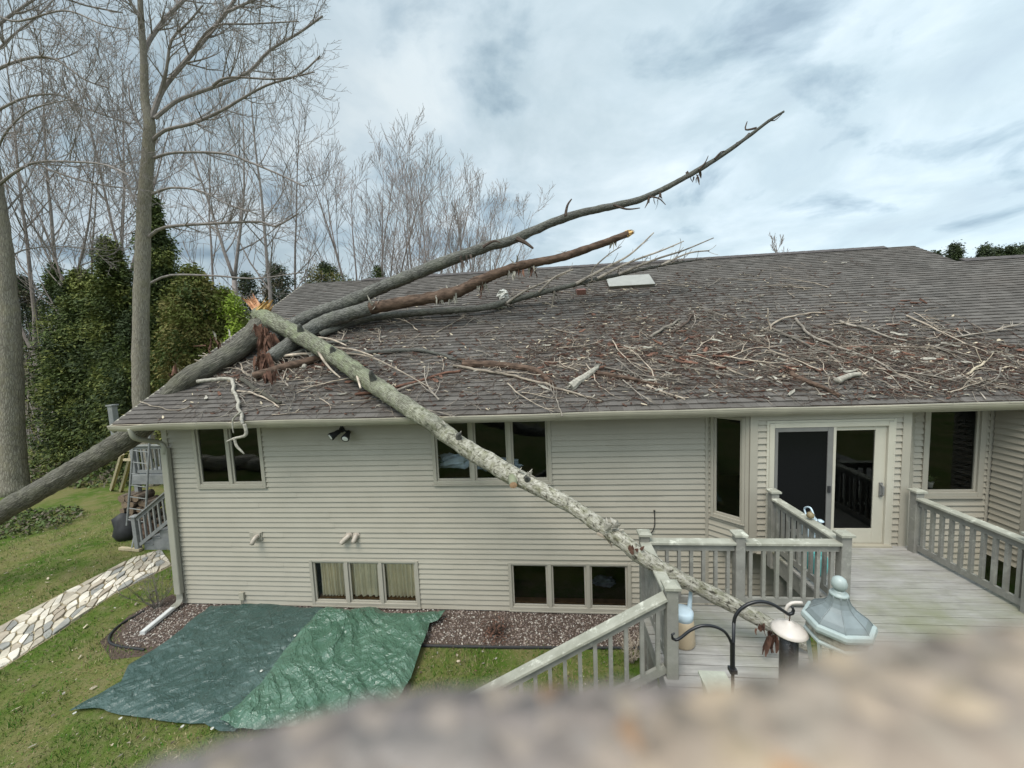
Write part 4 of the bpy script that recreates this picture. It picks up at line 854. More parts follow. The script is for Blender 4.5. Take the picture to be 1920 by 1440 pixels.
tarp('ground_tarp', (G_([(395, 1141), (440, 1141), (490, 1136), (515, 1136), (545, 1143), (600, 1147), (655, 1150)]), G_([(655, 1150), (600, 1200), (530, 1290), (480, 1345), (455, 1366)]), G_([(130, 1340), (178, 1334), (225, 1346), (340, 1363), (385, 1363), (412, 1377), (440, 1378), (455, 1366)]), G_([(395, 1141), (355, 1172), (318, 1205), (262, 1240), (242, 1252), (228, 1282), (175, 1312), (130, 1340)])), 170, 150, 'tarp1', 3.3, 0.10, 0.025, 'dull dark green tarp spread on the lawn, the left one of two')
tarp('ground_tarp', (G_([(598, 1146), (612, 1141), (650, 1147), (682, 1141), (705, 1142), (722, 1151), (780, 1153), (836, 1151)], .1), G_([(836, 1151), (822, 1166), (806, 1170), (801, 1190), (785, 1232), (770, 1275), (735, 1345)], .1), G_([(412, 1352), (440, 1368), (520, 1372), (735, 1345)], .1), G_([(598, 1146), (572, 1180), (530, 1225), (492, 1280), (440, 1330), (412, 1352)], .1)), 190, 170, 'tarp2', 8.1, 0.17, 0.075, 'shiny bright green wrinkled tarp overlapping the dull tarp')
for nm, pp, z in (('ground_tarp', ((140, 1337), (226, 1347), (342, 1362), (398, 1366)), 0.05), ('ground_tarp.001', ((553, 1192), (490, 1258), (800, 1185)), 0.12)):
    for a, b in pp: g = MB(); g.lathe([(0.022, 0), (0.022, 0.006), (0.012, 0.008), (0.011, 0.003)], onZ(a, b, z), 12); g.build('grommet', M['white'], bpy.data.objects[nm])
def boulders():
    rng = random.Random(14)
    for i in range(8):
        c = (-18.5+i*1.15+rng.uniform(-.2, .2), -2.6+rng.uniform(-.3, .3), 0.25); s = (rng.uniform(.55, .75), 0.45, rng.uniform(.3, .42)); m = MB(); n, k = 12, 7; vs = []
        for j in range(k+1):
            for a in range(n):
                th = 2*math.pi*a/n; ph = math.pi*j/k-math.pi/2; d = V((math.cos(th)*math.cos(ph), math.sin(th)*math.cos(ph), math.sin(ph))); r = 1+0.3*mnoise.noise(d*1.5+V((i*3, 0, 0))); vs.append((c[0]+d.x*s[0]*r, c[1]+d.y*s[1]*r, max(-0.02, min(c[2]+d.z*s[2]*r*1.5, c[2]+s[2]*0.9))))
        m.add(vs, [(j*n+a, j*n+(a+1) % n, (j+1)*n+(a+1) % n, (j+1)*n+a) for j in range(k) for a in range(n)]); o = m.build('boulder', M['st1'], None, (c[0], c[1], 0), smooth=True); props(o, 'pale flat topped boulder mirrored in the pair of windows at the left', 'boulder', 'boulders mirrored in the left windows')
boulders()
# ------------------------------------------------------------------ grass blades and lawn litter
def grass():
    n = 78000; rgx = np.random.default_rng(12)
    # denser near the camera: sample in sight angle
    x = rgx.uniform(-17, 1.2, n*3); y = rgx.uniform(3.0, 13, n*3)
    inpath = (x > -11.9) & (x < -9.8) & (y > 5.0) & (y < 9.4) & (np.abs(x-np.interp(y, [5, 6, 7.2, 8.4, 9.3], [-10.6, -10.75, -10.85, -10.8, -10.45])) < 0.72)
    bed = (x > -8.9) & (y > np.interp(x, [-8.9, -8.5, -8.0, -6.6, -2.4, 3.6], [6.9, 6.25, 6.0, 6.15, 6.32, 6.4])) & (y < 7.6)
    ta = (x > -7.4+(y-4.7)*0.55) & (x < -2.35) & (y > 4.68) & (y < 7.3); house_ = (x > -8.2) & (y > 7.2); deck_ = (x > -1.3) & (y < 4.2)
    keep = ~(inpath | bed | ta | house_ | deck_) & (rgx.uniform(0, 1, n*3) < np.clip(5.5/np.hypot(x, y), 0, 1)**1.3); x, y = x[keep][:n], y[keep][:n]; n = len(x)
    th = rgx.uniform(0, 6.283, n); h = rgx.uniform(0.025, 0.07, n); w = rgx.uniform(0.004, 0.009, n); ln = rgx.uniform(0.02, 0.06, n); h *= np.array([max(0.4, 0.9+1.1*mnoise.noise(V((a*1.4, b*1.4, 1)))+0.6*mnoise.noise(V((a*5, b*5, 2)))) for a, b in zip(x, y)]); ph = rgx.uniform(0, 6.283, n)
    p0 = np.stack([x-np.cos(th)*w, y-np.sin(th)*w, np.zeros(n)], 1); p1 = np.stack([x+np.cos(th)*w, y+np.sin(th)*w, np.zeros(n)], 1); p2 = np.stack([x+np.cos(ph)*ln, y+np.sin(ph)*ln, h], 1)
    vs = np.stack([p0, p1, p2], 1).reshape(-1, 3); me = bpy.data.meshes.new('grass'); me.from_pydata(vs.tolist(), [], np.arange(3*n).reshape(-1, 3).tolist())
    for k in ('blade1', 'blade2', 'blade3'): me.materials.append(M[k])
    dry = np.array([0.5+0.9*mnoise.noise(V((a*0.5, b*0.5, 3)))+0.5*mnoise.noise(V((a*1.6, b*1.6, 7))) for a, b in zip(x, y)]); r = rgx.uniform(0, 1, n)
    me.polygons.foreach_set('material_index', np.where(r < dry*0.55, 2, np.where(r < 0.62, 1, 0)).astype(np.int32)); me.update()
    o = bpy.data.objects.new('grass', me); COL.objects.link(o); o['kind'] = 'stuff'
grass()
def litter():
    rng = random.Random(31); protos = []
    for k in range(5):
        m = MB(); L = rng.uniform(0.03, 0.06); w = L*rng.uniform(0.3, 0.5); b = rng.uniform(-.012, .012)
        m.add([(-L, 0, 0.01), (-L*.3, -w, 0.004+b), (L*.4, -w*.9, 0.004), (L, 0, 0.012+b), (L*.4, w*.8, 0.02), (-L*.4, w, 0.016)], [(0, 1, 2, 3), (0, 3, 4, 5)]); o = m.build('wood_chip', M['woodchip'] if k % 2 else M['barkgrey'], None, (0, 0, 0)); props(o, 'small pale wood chip lying loose on the lawn', 'wood chip', 'wood chips on the lawn'); protos.append(o)
    spots = [(640, 1075+200), (430, 1145), (385, 1100), (150, 1232), (215, 1140), (245, 1200), (175, 1290), (120, 1300), (160, 1175), (60, 1190), (240, 1235), (345, 1118), (300, 1060), (130, 1050), (200, 1090), (80, 1300), (30, 1330), (270, 1385), (330, 1420), (60, 1400), (820, 1225), (860, 1240), (930, 1235), (845, 1258), (905, 1222), (810, 1250), (215, 1000), (150, 1010), (90, 1085), (190, 960)]
    for i, s in enumerate(spots):
        o = protos[i] if i < 5 else protos[i % 5].copy()
        if i >= 5: COL.objects.link(o)
        p = onZ(*s, 0.03); o.location = p; o.rotation_euler = (rng.uniform(-.3, .3), rng.uniform(-.3, .3), rng.uniform(0, 6.28)); k = rng.uniform(0.6, 1.3); o.scale = (k, k, k)
litter()
def leaf_litter():
    rl = np.random.default_rng(44); n = 2600; x = rl.uniform(-17, 2, n); y = rl.uniform(3.0, 12, n); k = ~(((x > -8.1) & (y > 7.2)) | ((x > -1.3) & (y < 4.2)) | ((x > -7.2+(y-4.7)*.5) & (x < -2.4) & (y > 4.7) & (y < 7.25))); x, y = x[k], y[k]; n = len(x)
    s = rl.uniform(0.008, 0.03, n)*np.where(rl.uniform(0, 1, n) < 0.1, 1.7, 1); th = rl.uniform(0, 6.283, n); z = rl.uniform(0.015, 0.06, n); c, d = np.cos(th)*s, np.sin(th)*s
    vs = np.stack([np.stack([x-c, y-d, z], 1), np.stack([x+d*.5, y-c*.5, z+s*.3], 1), np.stack([x+c, y+d, z+s*.2], 1), np.stack([x-d*.5, y+c*.5, z+s*.4], 1)], 1).reshape(-1, 3); me = bpy.data.meshes.new('leaf_litter'); me.from_pydata(vs.tolist(), [], np.arange(4*n).reshape(-1, 4).tolist())
    for q in ('twig', 'barkred', 'woodchip', 'twigdark', 'twigpale'): me.materials.append(M[q])
    me.polygons.foreach_set('material_index', rl.integers(0, 5, n).astype(np.int32)); me.update(); o = bpy.data.objects.new('leaf_litter', me); COL.objects.link(o); o['kind'] = 'stuff'
leaf_litter()
# ------------------------------------------------------------------ standing trees
def grow(mb, p, d, L, r, lvl, rng, up=0.12, kids=(7, 6, 4), wob=0.11, spread=(0.5, 0.95), minr=0.004):
    n = 6 if lvl >= 2 else (5 if lvl == 1 else 3); pts = [V(p)]; rs = [r]; d = V(d).normalized()
    for i in range(n):
        d = (d+V((rng.uniform(-wob, wob), rng.uniform(-wob, wob), rng.uniform(-wob, wob)+up))).normalized(); pts.append(pts[-1]+d*(L/n)); rs.append(max(minr, r*(1-0.85*(i+1)/n)))
    mb.tube(pts, rs, 6 if lvl >= 2 else (4 if lvl == 1 else 3), cap=False)
    if lvl <= 0: return
    for k in range(kids[min(len(kids)-1, 2-lvl if lvl <= 2 else 0)]):
        t = 0.15+0.83*(k+rng.random())/max(1, kids[min(len(kids)-1, 2-lvl if lvl <= 2 else 0)]); f = t*n; i = min(int(f), n-1); q = pts[i].lerp(pts[i+1], f-i); dd = (pts[i+1]-pts[i]).normalized(); s = dd.orthogonal().normalized(); s.rotate(Matrix.Rotation(rng.uniform(0, 6.283), 3, dd)); a = rng.uniform(*spread); nd = dd*math.cos(a)+s*math.sin(a)
        grow(mb, q, nd, L*rng.uniform(0.38, 0.62)*(1.15-0.45*t), max(minr, rs[i]*0.55), lvl-1, rng, up, kids, wob, spread, minr)
def bare_tree(base, top, r0, seed, label, mats=('branch', 'branch'), fork=None, limbs=10, start=0.3, reach=0.33, group='bare trees of the wood', kids=(8, 6, 4), up=0.14, ang=(0.6, 1.1), name='bare_tree'):
    rng = random.Random(seed); base, top = V(base), V(top); t = thing(name, label, 'tree', base, group); tr = MB(); cr = MB(); ax = top-base; L = ax.length; ax.normalize()
    minr = max(0.005, (base-EYE).length*0.00032); r0 *= 0.8
    def leader(p, d, l, r, s0, nl):
        n = 12; pts = [V(p)]; rs = [r]; dd = V(d)
        for i in range(n):
            dd = (dd+V((rng.uniform(-.05, .05), rng.uniform(-.05, .05), 0.02))).normalized(); pts.append(pts[-1]+dd*l/n); rs.append(max(minr, r*(1-0.9*((i+1)/n)**0.9)))
        tr.tube(pts, rs, 9, amp=0.08, freq=2.5, seed=seed, uv=True)
        for k in range(nl):
            f = s0+(1-s0)*(k+rng.uniform(0, 1))/nl; g = min(f, 0.97)*n; i = min(int(g), n-1); q = pts[i].lerp(pts[i+1], g-i); dv = (pts[i+1]-pts[i]).normalized(); s = dv.orthogonal().normalized(); s.rotate(Matrix.Rotation(k*2.4+rng.uniform(-.5, .5), 3, dv)); a = rng.uniform(*ang); nd = dv*math.cos(a)+s*math.sin(a)
            grow(cr, q, nd, L*reach*rng.uniform(0.7, 1.15)*(1.15-0.6*f), max(minr, rs[i]*0.5), 2, rng, up, kids, 0.10, (0.4, 0.85), minr)
    if fork:
        m = base+ax*L*fork[0]; tr.tube([base, base.lerp(m, 0.5)+V((rng.uniform(-.1, .1), 0, 0)), m], [r0, r0*0.9, r0*0.85], 9, uv=True)
        for k in range(fork[1]):
            a = 2*math.pi*k/fork[1]+rng.uniform(-.4, .4); d = (ax+V((math.cos(a), math.sin(a)*0.8, 0))*rng.uniform(0.18, 0.36)).normalized(); leader(m, d, L*(1-fork[0])*rng.uniform(0.85, 1.03), r0*0.6, 0.12, max(4, limbs//fork[1]+2))
    else: leader(base, ax, L, r0, start, limbs)
    tr.build('trunk', M[mats[0]], t, smooth=True); cr.build('crown', M[mats[1]], t); return t
# ------------------------------------------------------------------ the particular trees of the photograph
def pxr(p, half):
    d = p-EYE; z = d.dot(FWD); return half*z/F*(z/math.hypot(z, d.dot(RIGHT)))**0.85
def path_tube(mb, pts, halves, step=0.12, sides=10, mi=0, amp=0.0, freq=3, seed=0, uv=False):
    rs = [pxr(p, h) for p, h in zip(pts, halves)]; P, R = smooth_path(pts, rs, step); mb.tube(P, R, sides, mi=mi, amp=amp, freq=freq, seed=seed, uv=uv); return P, R
def limb_with_twigs(cr, pl, Y0, Y1, h0, h1, rng, n=14, L=2.2, wide=0.9):
    pts = [onY(x, y, Y0+(Y1-Y0)*i/(len(pl)-1)) for i, (x, y) in enumerate(pl)]; hs = [h0+(h1-h0)*i/(len(pl)-1) for i in range(len(pl))]; hs = [h*0.75 for h in hs]
    P, R = path_tube(cr, pts, hs, 0.3, 7)
    for k in range(n):
        t = rng.uniform(0.15, 1.0)**0.8; i = min(int(t*(len(P)-1)), len(P)-2); dd = (P[i+1]-P[i]).normalized(); s = dd.orthogonal().normalized(); s.rotate(Matrix.Rotation(rng.uniform(0, 6.283), 3, dd)); a = rng.uniform(0.5, wide+0.2)
        grow(cr, P[i], dd*math.cos(a)+s*math.sin(a), L*rng.uniform(0.5, 1.1)*(1.15-0.4*t), max(0.008, R[i]*0.5), 2, rng, 0.10, (5, 4, 2), 0.13, (0.45, 0.95), 0.005)
def special_trees():
    rng = random.Random(77)
    # tall grey trunk left of the roof
    Y = 15.0; g = onY(265, 700, Y); t = thing('tall_tree', 'tall bare tree with a grey trunk rising just behind the left roof edge', 'tree', (g.x, Y, 0), 'bare trees of the wood')
    tr = MB(); px = [(266, 760, 17), (264, 600, 16), (268, 480, 15), (270, 400, 13.5), (274, 330, 12.5), (281, 235, 11.5), (272, 190, 8.5), (270, 120, 7.5), (266, 60, 6.5), (263, 0, 5.5), (262, -120, 4)]
    pts = [V((g.x, Y, -0.1)), V((g.x, Y, 1.5))]+[onY(a, b, Y) for a, b, _ in px]; path_tube(tr, pts, [18, 17]+[c for *_, c in px], 0.25, 16, amp=0.09, freq=2.0, seed=4, uv=True); tr.build('trunk', M['bark_stand'], t, smooth=True)
    L = [([(284, 222), (305, 168), (345, 118), (385, 72), (425, 22), (455, -25)], 8, 4), ([(300, 175), (312, 130), (322, 75), (355, 40), (380, 10)], 5, 2), ([(290, 222), (330, 190), (365, 176), (430, 152), (470, 132), (505, 95), (560, 62), (605, 30)], 6, 2.5), ([(288, 262), (310, 244), (365, 230), (420, 205), (445, 190), (500, 160), (560, 140), (600, 105)], 5.5, 2),
         ([(289, 296), (330, 286), (420, 288), (470, 305), (530, 330), (570, 350)], 4.5, 2), ([(286, 364), (320, 352), (375, 358), (430, 384), (480, 400)], 4, 1.5), ([(280, 444), (310, 426), (400, 419), (490, 416), (515, 425), (560, 400)], 5.5, 2), ([(284, 530), (320, 516), (400, 517), (480, 522), (570, 510)], 4, 1.5),
         ([(268, 110), (279, 78), (310, 35), (345, 0), (375, -30)], 7, 4), ([(266, 60), (260, 30), (235, -10), (200, -50)], 5, 3), ([(400, 160), (430, 145), (520, 148), (590, 135)], 4, 1.5), ([(270, 410), (245, 360), (225, 300), (215, 240)], 4, 1.5), ([(273, 250), (250, 215), (240, 160)], 3, 1.5), ([(360, 100), (400, 50), (470, 45), (560, 40)], 3.5, 1.5), ([(420, 25), (500, -10), (560, -30)], 4, 2)]
    cr = MB()
    for i, (pl, a, b) in enumerate(L): limb_with_twigs(cr, pl, Y, Y+rng.uniform(-2.5, 2.0), a, b, rng, 16 if i not in (7,) else 5, 2.0)
    cr.build('crown', M['branch'], t)
    # big trunk at the left edge
    b = onZ(30, 925, 0); Y = b.y; t = thing('big_tree', 'massive pale trunk cut off by the left edge of the picture', 'tree', (b.x, b.y, 0), 'bare trees of the wood'); tr = MB()
    px = [(26, 900, 29), (20, 800, 26), (17, 650, 25), (10, 520, 21), (3, 440, 19), (-6, 380, 18), (-30, 200, 14), (-60, 0, 10)]; pts = [V((b.x, b.y, -0.1)), V((b.x, b.y, 0.3))]+[onY(x, y, Y) for x, y, _ in px]
    path_tube(tr, pts, [33, 30]+[c for *_, c in px], 0.25, 20, amp=0.10, freq=1.6, seed=9, uv=True); tr.build('trunk', M['bark_stand'], t, smooth=True); cr = MB()
    for pl, a, c in (([(-40, 160), (0, 128), (60, 108), (105, 112), (160, 150), (205, 165)], 6, 2), ([(-30, 225), (0, 205), (50, 182), (110, 178), (165, 205), (245, 232)], 5, 2), ([(0, 345), (30, 322), (70, 304), (150, 304), (200, 310), (245, 330)], 5.5, 2), ([(70, 308), (110, 325), (180, 345), (255, 355)], 4, 2),
                     ([(-20, 60), (40, 15), (90, -10), (160, 10), (230, 24)], 5, 2), ([(-10, 300), (10, 250), (60, 205), (140, 185)], 4, 1.5), ([(-20, 20), (30, 40), (120, 20), (190, 45), (235, 55)], 4, 1.5), ([(8, 490), (40, 470), (100, 462), (190, 468)], 3.5, 1.2), ([(-10, 420), (40, 360), (70, 300), (95, 240)], 3, 1.2), ([(-30, 120), (20, 70), (70, 30), (110, -10)], 4, 1.5)):
        limb_with_twigs(cr, pl, Y, Y+rng.uniform(-3, 2), a, c, rng, 15, 2.4)
    cr.build('crown', M['branch'], t)
special_trees()
def woods():
    def b(px, Y, z=0.0): p = onY(px, 690, Y); return V((p.x, Y, z))
    #  px   Y   top(px,py)  r    seed label                                                        fork     mats limbs
    T = [(55, 24, (30, 40), .22, 1, 'thin dark bare tree just right of the massive left trunk', None, 'branch2', 11),
         (85, 20, (55, 120), .24, 2, 'dark two stemmed bare tree standing left of the cedar', (0.16, 2), 'branch2', 12),
         (112, 26, (115, 60), .24, 3, 'slender bare tree behind the two stemmed tree', None, 'branch', 12),
         (140, 21, (150, 170), .17, 4, 'crooked forked bare tree at the left end of the cedar', (0.3, 2), 'branch2', 12),
         (200, 30, (150, 90), .24, 5, 'bare tree leaning left above the dark cedar', None, 'branch', 11),
         (228, 27, (235, 60), .22, 6, 'thin bare tree just left of the tall grey trunk', (0.4, 2), 'branch2', 12),
         (330, 32, (330, 190), .2, 7, 'slender bare tree above the cedar right of the grey trunk', None, 'branch', 11),
         (442, 27, (420, 150), .26, 8, 'bare tree with straight brown stem forking above the bushes', (0.45, 2), 'branch', 13),
         (505, 25, (520, 120), .24, 9, 'bare tree with narrow crown left of the roof peak', None, 'branch', 14),
         (548, 31, (540, 220), .2, 10, 'thin bare tree behind the narrow crowned one', None, 'branch2', 10),
         (390, 34, (385, 200), .22, 11, 'distant bare tree between two nearer stems', None, 'branch_far', 11),
         ]
    for px, Y, (tx, ty), r, sd, lab, fk, m, nl in T: bare_tree(b(px, Y, -0.1), onY(tx, ty, Y), r, sd, lab, (m, m), fk, nl, 0.34 if not fk else 0.3, 0.27, kids=(6, 4, 3))
    K = [(690, 36, (655, 235), .30, 21, 'round bare tree with splayed stems, leftmost of the clump above the ridge', (0.22, 4), 18), (715, 34, (735, 265), .26, 22, 'upright bare tree next to the leftmost of the ridge clump', (0.22, 3), 15), (780, 38, (790, 262), .28, 23, 'bare tree with many upright stems in the middle of the ridge clump', (0.2, 4), 18),
         (815, 34, (835, 280), .26, 24, 'dense bare tree right of the middle of the ridge clump', (0.2, 3), 16), (870, 36, (890, 300), .32, 25, 'bare tree with a thick dark trunk showing above the ridge', (0.24, 4), 18), (905, 38, (930, 335), .28, 26, 'spreading bare tree, rightmost of the clump above the ridge', (0.2, 4), 18)]
    for px, Y, (tx, ty), r, sd, lab, fk, nl in K: bare_tree(b(px, Y, -0.1), onY(tx, ty+38, Y), r, sd, lab, ('branch_far', 'branch_far'), fk, nl, 0.12, 0.29, 'bare trees behind the roof ridge', (7, 5, 2), 0.12, (0.35, 0.75))
    bare_tree(b(1478, 48, -0.1), onY(1483, 452, 48), .2, 31, 'tip of a lone bare tree poking over the long roof ridge', ('branch_far', 'branch_far'), None, 12, 0.5, 0.16, None, (6, 5, 2), 0.25)
woods()
def spray_crown(name, mats, samples, seed, size=(0.10, 0.26), droop=0.5, parent=None, per=5):
    """foliage as many small flat sprays"""
    rgc = np.random.default_rng(seed); c, nrm, ton = samples; n = len(c)
    C = np.repeat(c, per, 0); Nn = np.repeat(nrm, per, 0); Tn = np.repeat(ton, per); m = len(C)
    C = C+rgc.normal(0, size[1]*0.8, (m, 3)); d = Nn+rgc.normal(0, 0.55, (m, 3)); d[:, 2] -= droop; d /= np.linalg.norm(d, axis=1)[:, None]
    s = np.cross(d, rgc.normal(size=(m, 3))); s /= np.linalg.norm(s, axis=1)[:, None]; L = rgc.uniform(size[0], size[1], m)[:, None]; w = L*rgc.uniform(0.16, 0.32, m)[:, None]
    vs = np.stack([C-d*L*0.5, C+s*w, C+d*L*0.6+rgc.normal(0, 0.02, (m, 3)), C-s*w], 1).reshape(-1, 3); me = bpy.data.meshes.new(name); org = ORG[parent]
    me.from_pydata((vs-np.array(org)).tolist(), [], np.arange(4*m).reshape(-1, 4).tolist())
    for k in mats: me.materials.append(M[k])
    me.polygons.foreach_set('material_index', Tn.astype(np.int32)); me.update(); o = bpy.data.objects.new(name, me); COL.objects.link(o); o.parent = parent; return o
def conifer(base, h, r, seed, label, mats, n=2600, name='cedar_tree', shape=0.75, group='evergreens', size=(0.07, 0.21), dense=15, trunk_r=0.16, tiers=9.0):
    rgc = np.random.default_rng(seed); base = V(base); t = thing(name, label, 'evergreen', base, group); m = MB(); m.tube([base, base+V((0, 0, h*0.5)), base+V((0, 0, h*0.93))], [trunk_r, trunk_r*0.6, 0.02], 8); m.build('trunk', M['branch2'], t)
    u = rgc.uniform(0, 1, n)**0.85; th = rgc.uniform(0, 2*np.pi, n); z = u*h; pr = r*(1-u)**shape
    lob = np.array([0.74+0.66*mnoise.noise(V((math.cos(a)*1.6+seed, math.sin(a)*1.6, b*0.55)))+0.26*mnoise.noise(V((math.cos(a)*4, math.sin(a)*4+seed, b*1.3))) for a, b in zip(th, z)])
    tier = 0.80+0.24*np.sin(u*tiers*6.28+2*np.sin(th*2+seed)); rr = np.maximum(pr*lob*tier, 0.05)*rgc.uniform(0.15, 1.25, n)**0.5
    c = np.stack([base.x+rr*np.cos(th), base.y+rr*np.sin(th), base.z+z+0.1], 1); nr = np.stack([np.cos(th), np.sin(th), 0.15*np.ones(n)], 1)
    ton = np.array([0.5+1.3*mnoise.noise(V((p[0]*0.9, p[1]*0.9, p[2]*0.9+seed))) for p in c])+rgc.normal(0, 0.18, n); k = np.clip((ton*len(mats)).astype(int), 0, len(mats)-1)
    spray_crown('crown', mats, (c, nr, k), seed+1, size, 0.45, t, dense); return t
def evergreens():
    def b(px, Y): p = onY(px, 690, Y); return (p.x, Y, -0.05)
    def hgt(px, py, Y): return onY(px, py, Y).z
    C = ('cedar2', 'cedar1', 'cedar1', 'cedar3')
    conifer(b(175, 20), hgt(175, 500, 20)-0.4, 3.9, 1, 'broad dark cedar at the left end of the evergreen row', C, 4200, shape=0.6)
    conifer(b(232, 18.5), hgt(232, 455, 18.5), 3.0, 2, 'dark cedar directly left of the tall grey trunk', C, 3600, shape=0.7)
    conifer(b(318, 19), hgt(322, 372, 19), 3.2, 3, 'tallest pointed cedar right behind the tall grey trunk', C, 4200, shape=0.85)
    conifer(b(380, 17.5), hgt(385, 510, 17.5), 2.9, 4, 'brownish cedar right of the tall grey trunk', ('cedar1', 'cedar4', 'cedar4', 'cedar3'), 3600, shape=0.55)
    conifer(b(432, 18.5), hgt(432, 550, 18.5), 2.1, 5, 'rounded brownish cedar beside the bright green bush', ('cedar4', 'fresh', 'cedar3', 'cedar3'), 2300, shape=0.5)
    conifer(b(128, 24), hgt(128, 500, 24), 2.2, 6, 'shaded cedar half hidden behind the dark left stems', ('cedar2', 'cedar2', 'cedar1'), 1500, shape=0.55)
    conifer(b(272, 17.6), hgt(272, 590, 17.6), 2.3, 51, 'low cedar filling in behind the base of the tall grey trunk', C, 2600, shape=0.5)
    conifer(b(350, 18), hgt(350, 575, 18), 2.4, 52, 'low olive cedar between the pointed cedar and the brownish ones', ('cedar1', 'cedar3', 'cedar4', 'cedar3'), 2600, shape=0.45)
    conifer(b(140, 18.5), hgt(140, 620, 18.5), 2.4, 53, 'low cedar in front of the left end of the evergreen row', ('cedar1', 'cedar1', 'cedar3', 'cedar2'), 2400, shape=0.5)
    conifer(b(452, 16.3), hgt(452, 562, 16.3), 0.85, 7, 'small fresh bright green bush beside the roof edge', ('fresh', 'fresh', 'cedar3'), 650, 'green_bush', 0.4, size=(0.08, 0.18), trunk_r=0.05)
    conifer(b(535, 27), hgt(530, 500, 27), 3.8, 8, 'dark pine seen past the left roof peak', ('pine', 'cedar2', 'brush'), 1700, 'pine_tree', 0.45)
    conifer(b(625, 34), hgt(625, 497, 34), 6.0, 9, 'rounded evergreen showing above the left end of the ridge', ('pine', 'cedar2', 'cedar1', 'cedar4'), 2600, 'pine_tree', 0.4)
    conifer(b(722, 33), hgt(722, 503, 33), 2.4, 10, 'small evergreen poking over the ridge beside the upper stem', ('pine', 'cedar1', 'cedar1'), 800, 'pine_tree', 0.5)
    conifer(b(480, 30), hgt(480, 515, 30), 3.4, 11, 'far evergreen between brown cedar and roof edge', ('pine', 'cedar2', 'brush'), 1200, 'pine_tree', 0.5)
    conifer(b(66, 27), hgt(66, 520, 27), 3.0, 41, 'shaded evergreen behind the stems beside the massive left trunk', ('pine', 'cedar2', 'brush'), 1900, 'pine_tree', 0.5)
    conifer(b(-10, 30), hgt(5, 560, 30), 3.6, 42, 'dim evergreen partly behind the massive left trunk', ('pine', 'cedar2', 'brush'), 1900, 'pine_tree', 0.5)
    for i, (px, py, r, lab) in enumerate(((1746, 478, 1.6, 'lowest dark conifer top at the notch of the right ridge'), (1783, 462, 3.0, 'broad dark conifer, second of the row beyond the right ridge'), (1838, 466, 2.8, 'dark conifer in the middle of the row over the low ridge'), (1862, 470, 2.2, 'dark conifer tucked behind the middle one over the low ridge'), (1886, 466, 2.4, 'pointed dark conifer, fourth of the row over the low ridge'), (1916, 462, 2.8, 'dark conifer at the right picture edge over the low ridge'))):
        Y = 58+2*(i % 2); p = onY(px, 600, Y); h = onY(px, py, Y).z; conifer((p.x, Y, -0.05), h, r*1.35, 20+i, lab, ('pine', 'pine', 'cedar2'), 1000, 'conifer', 0.62, 'conifers beyond the right ridge', (0.14, 0.36), 22, 0.3, 7)
evergreens()
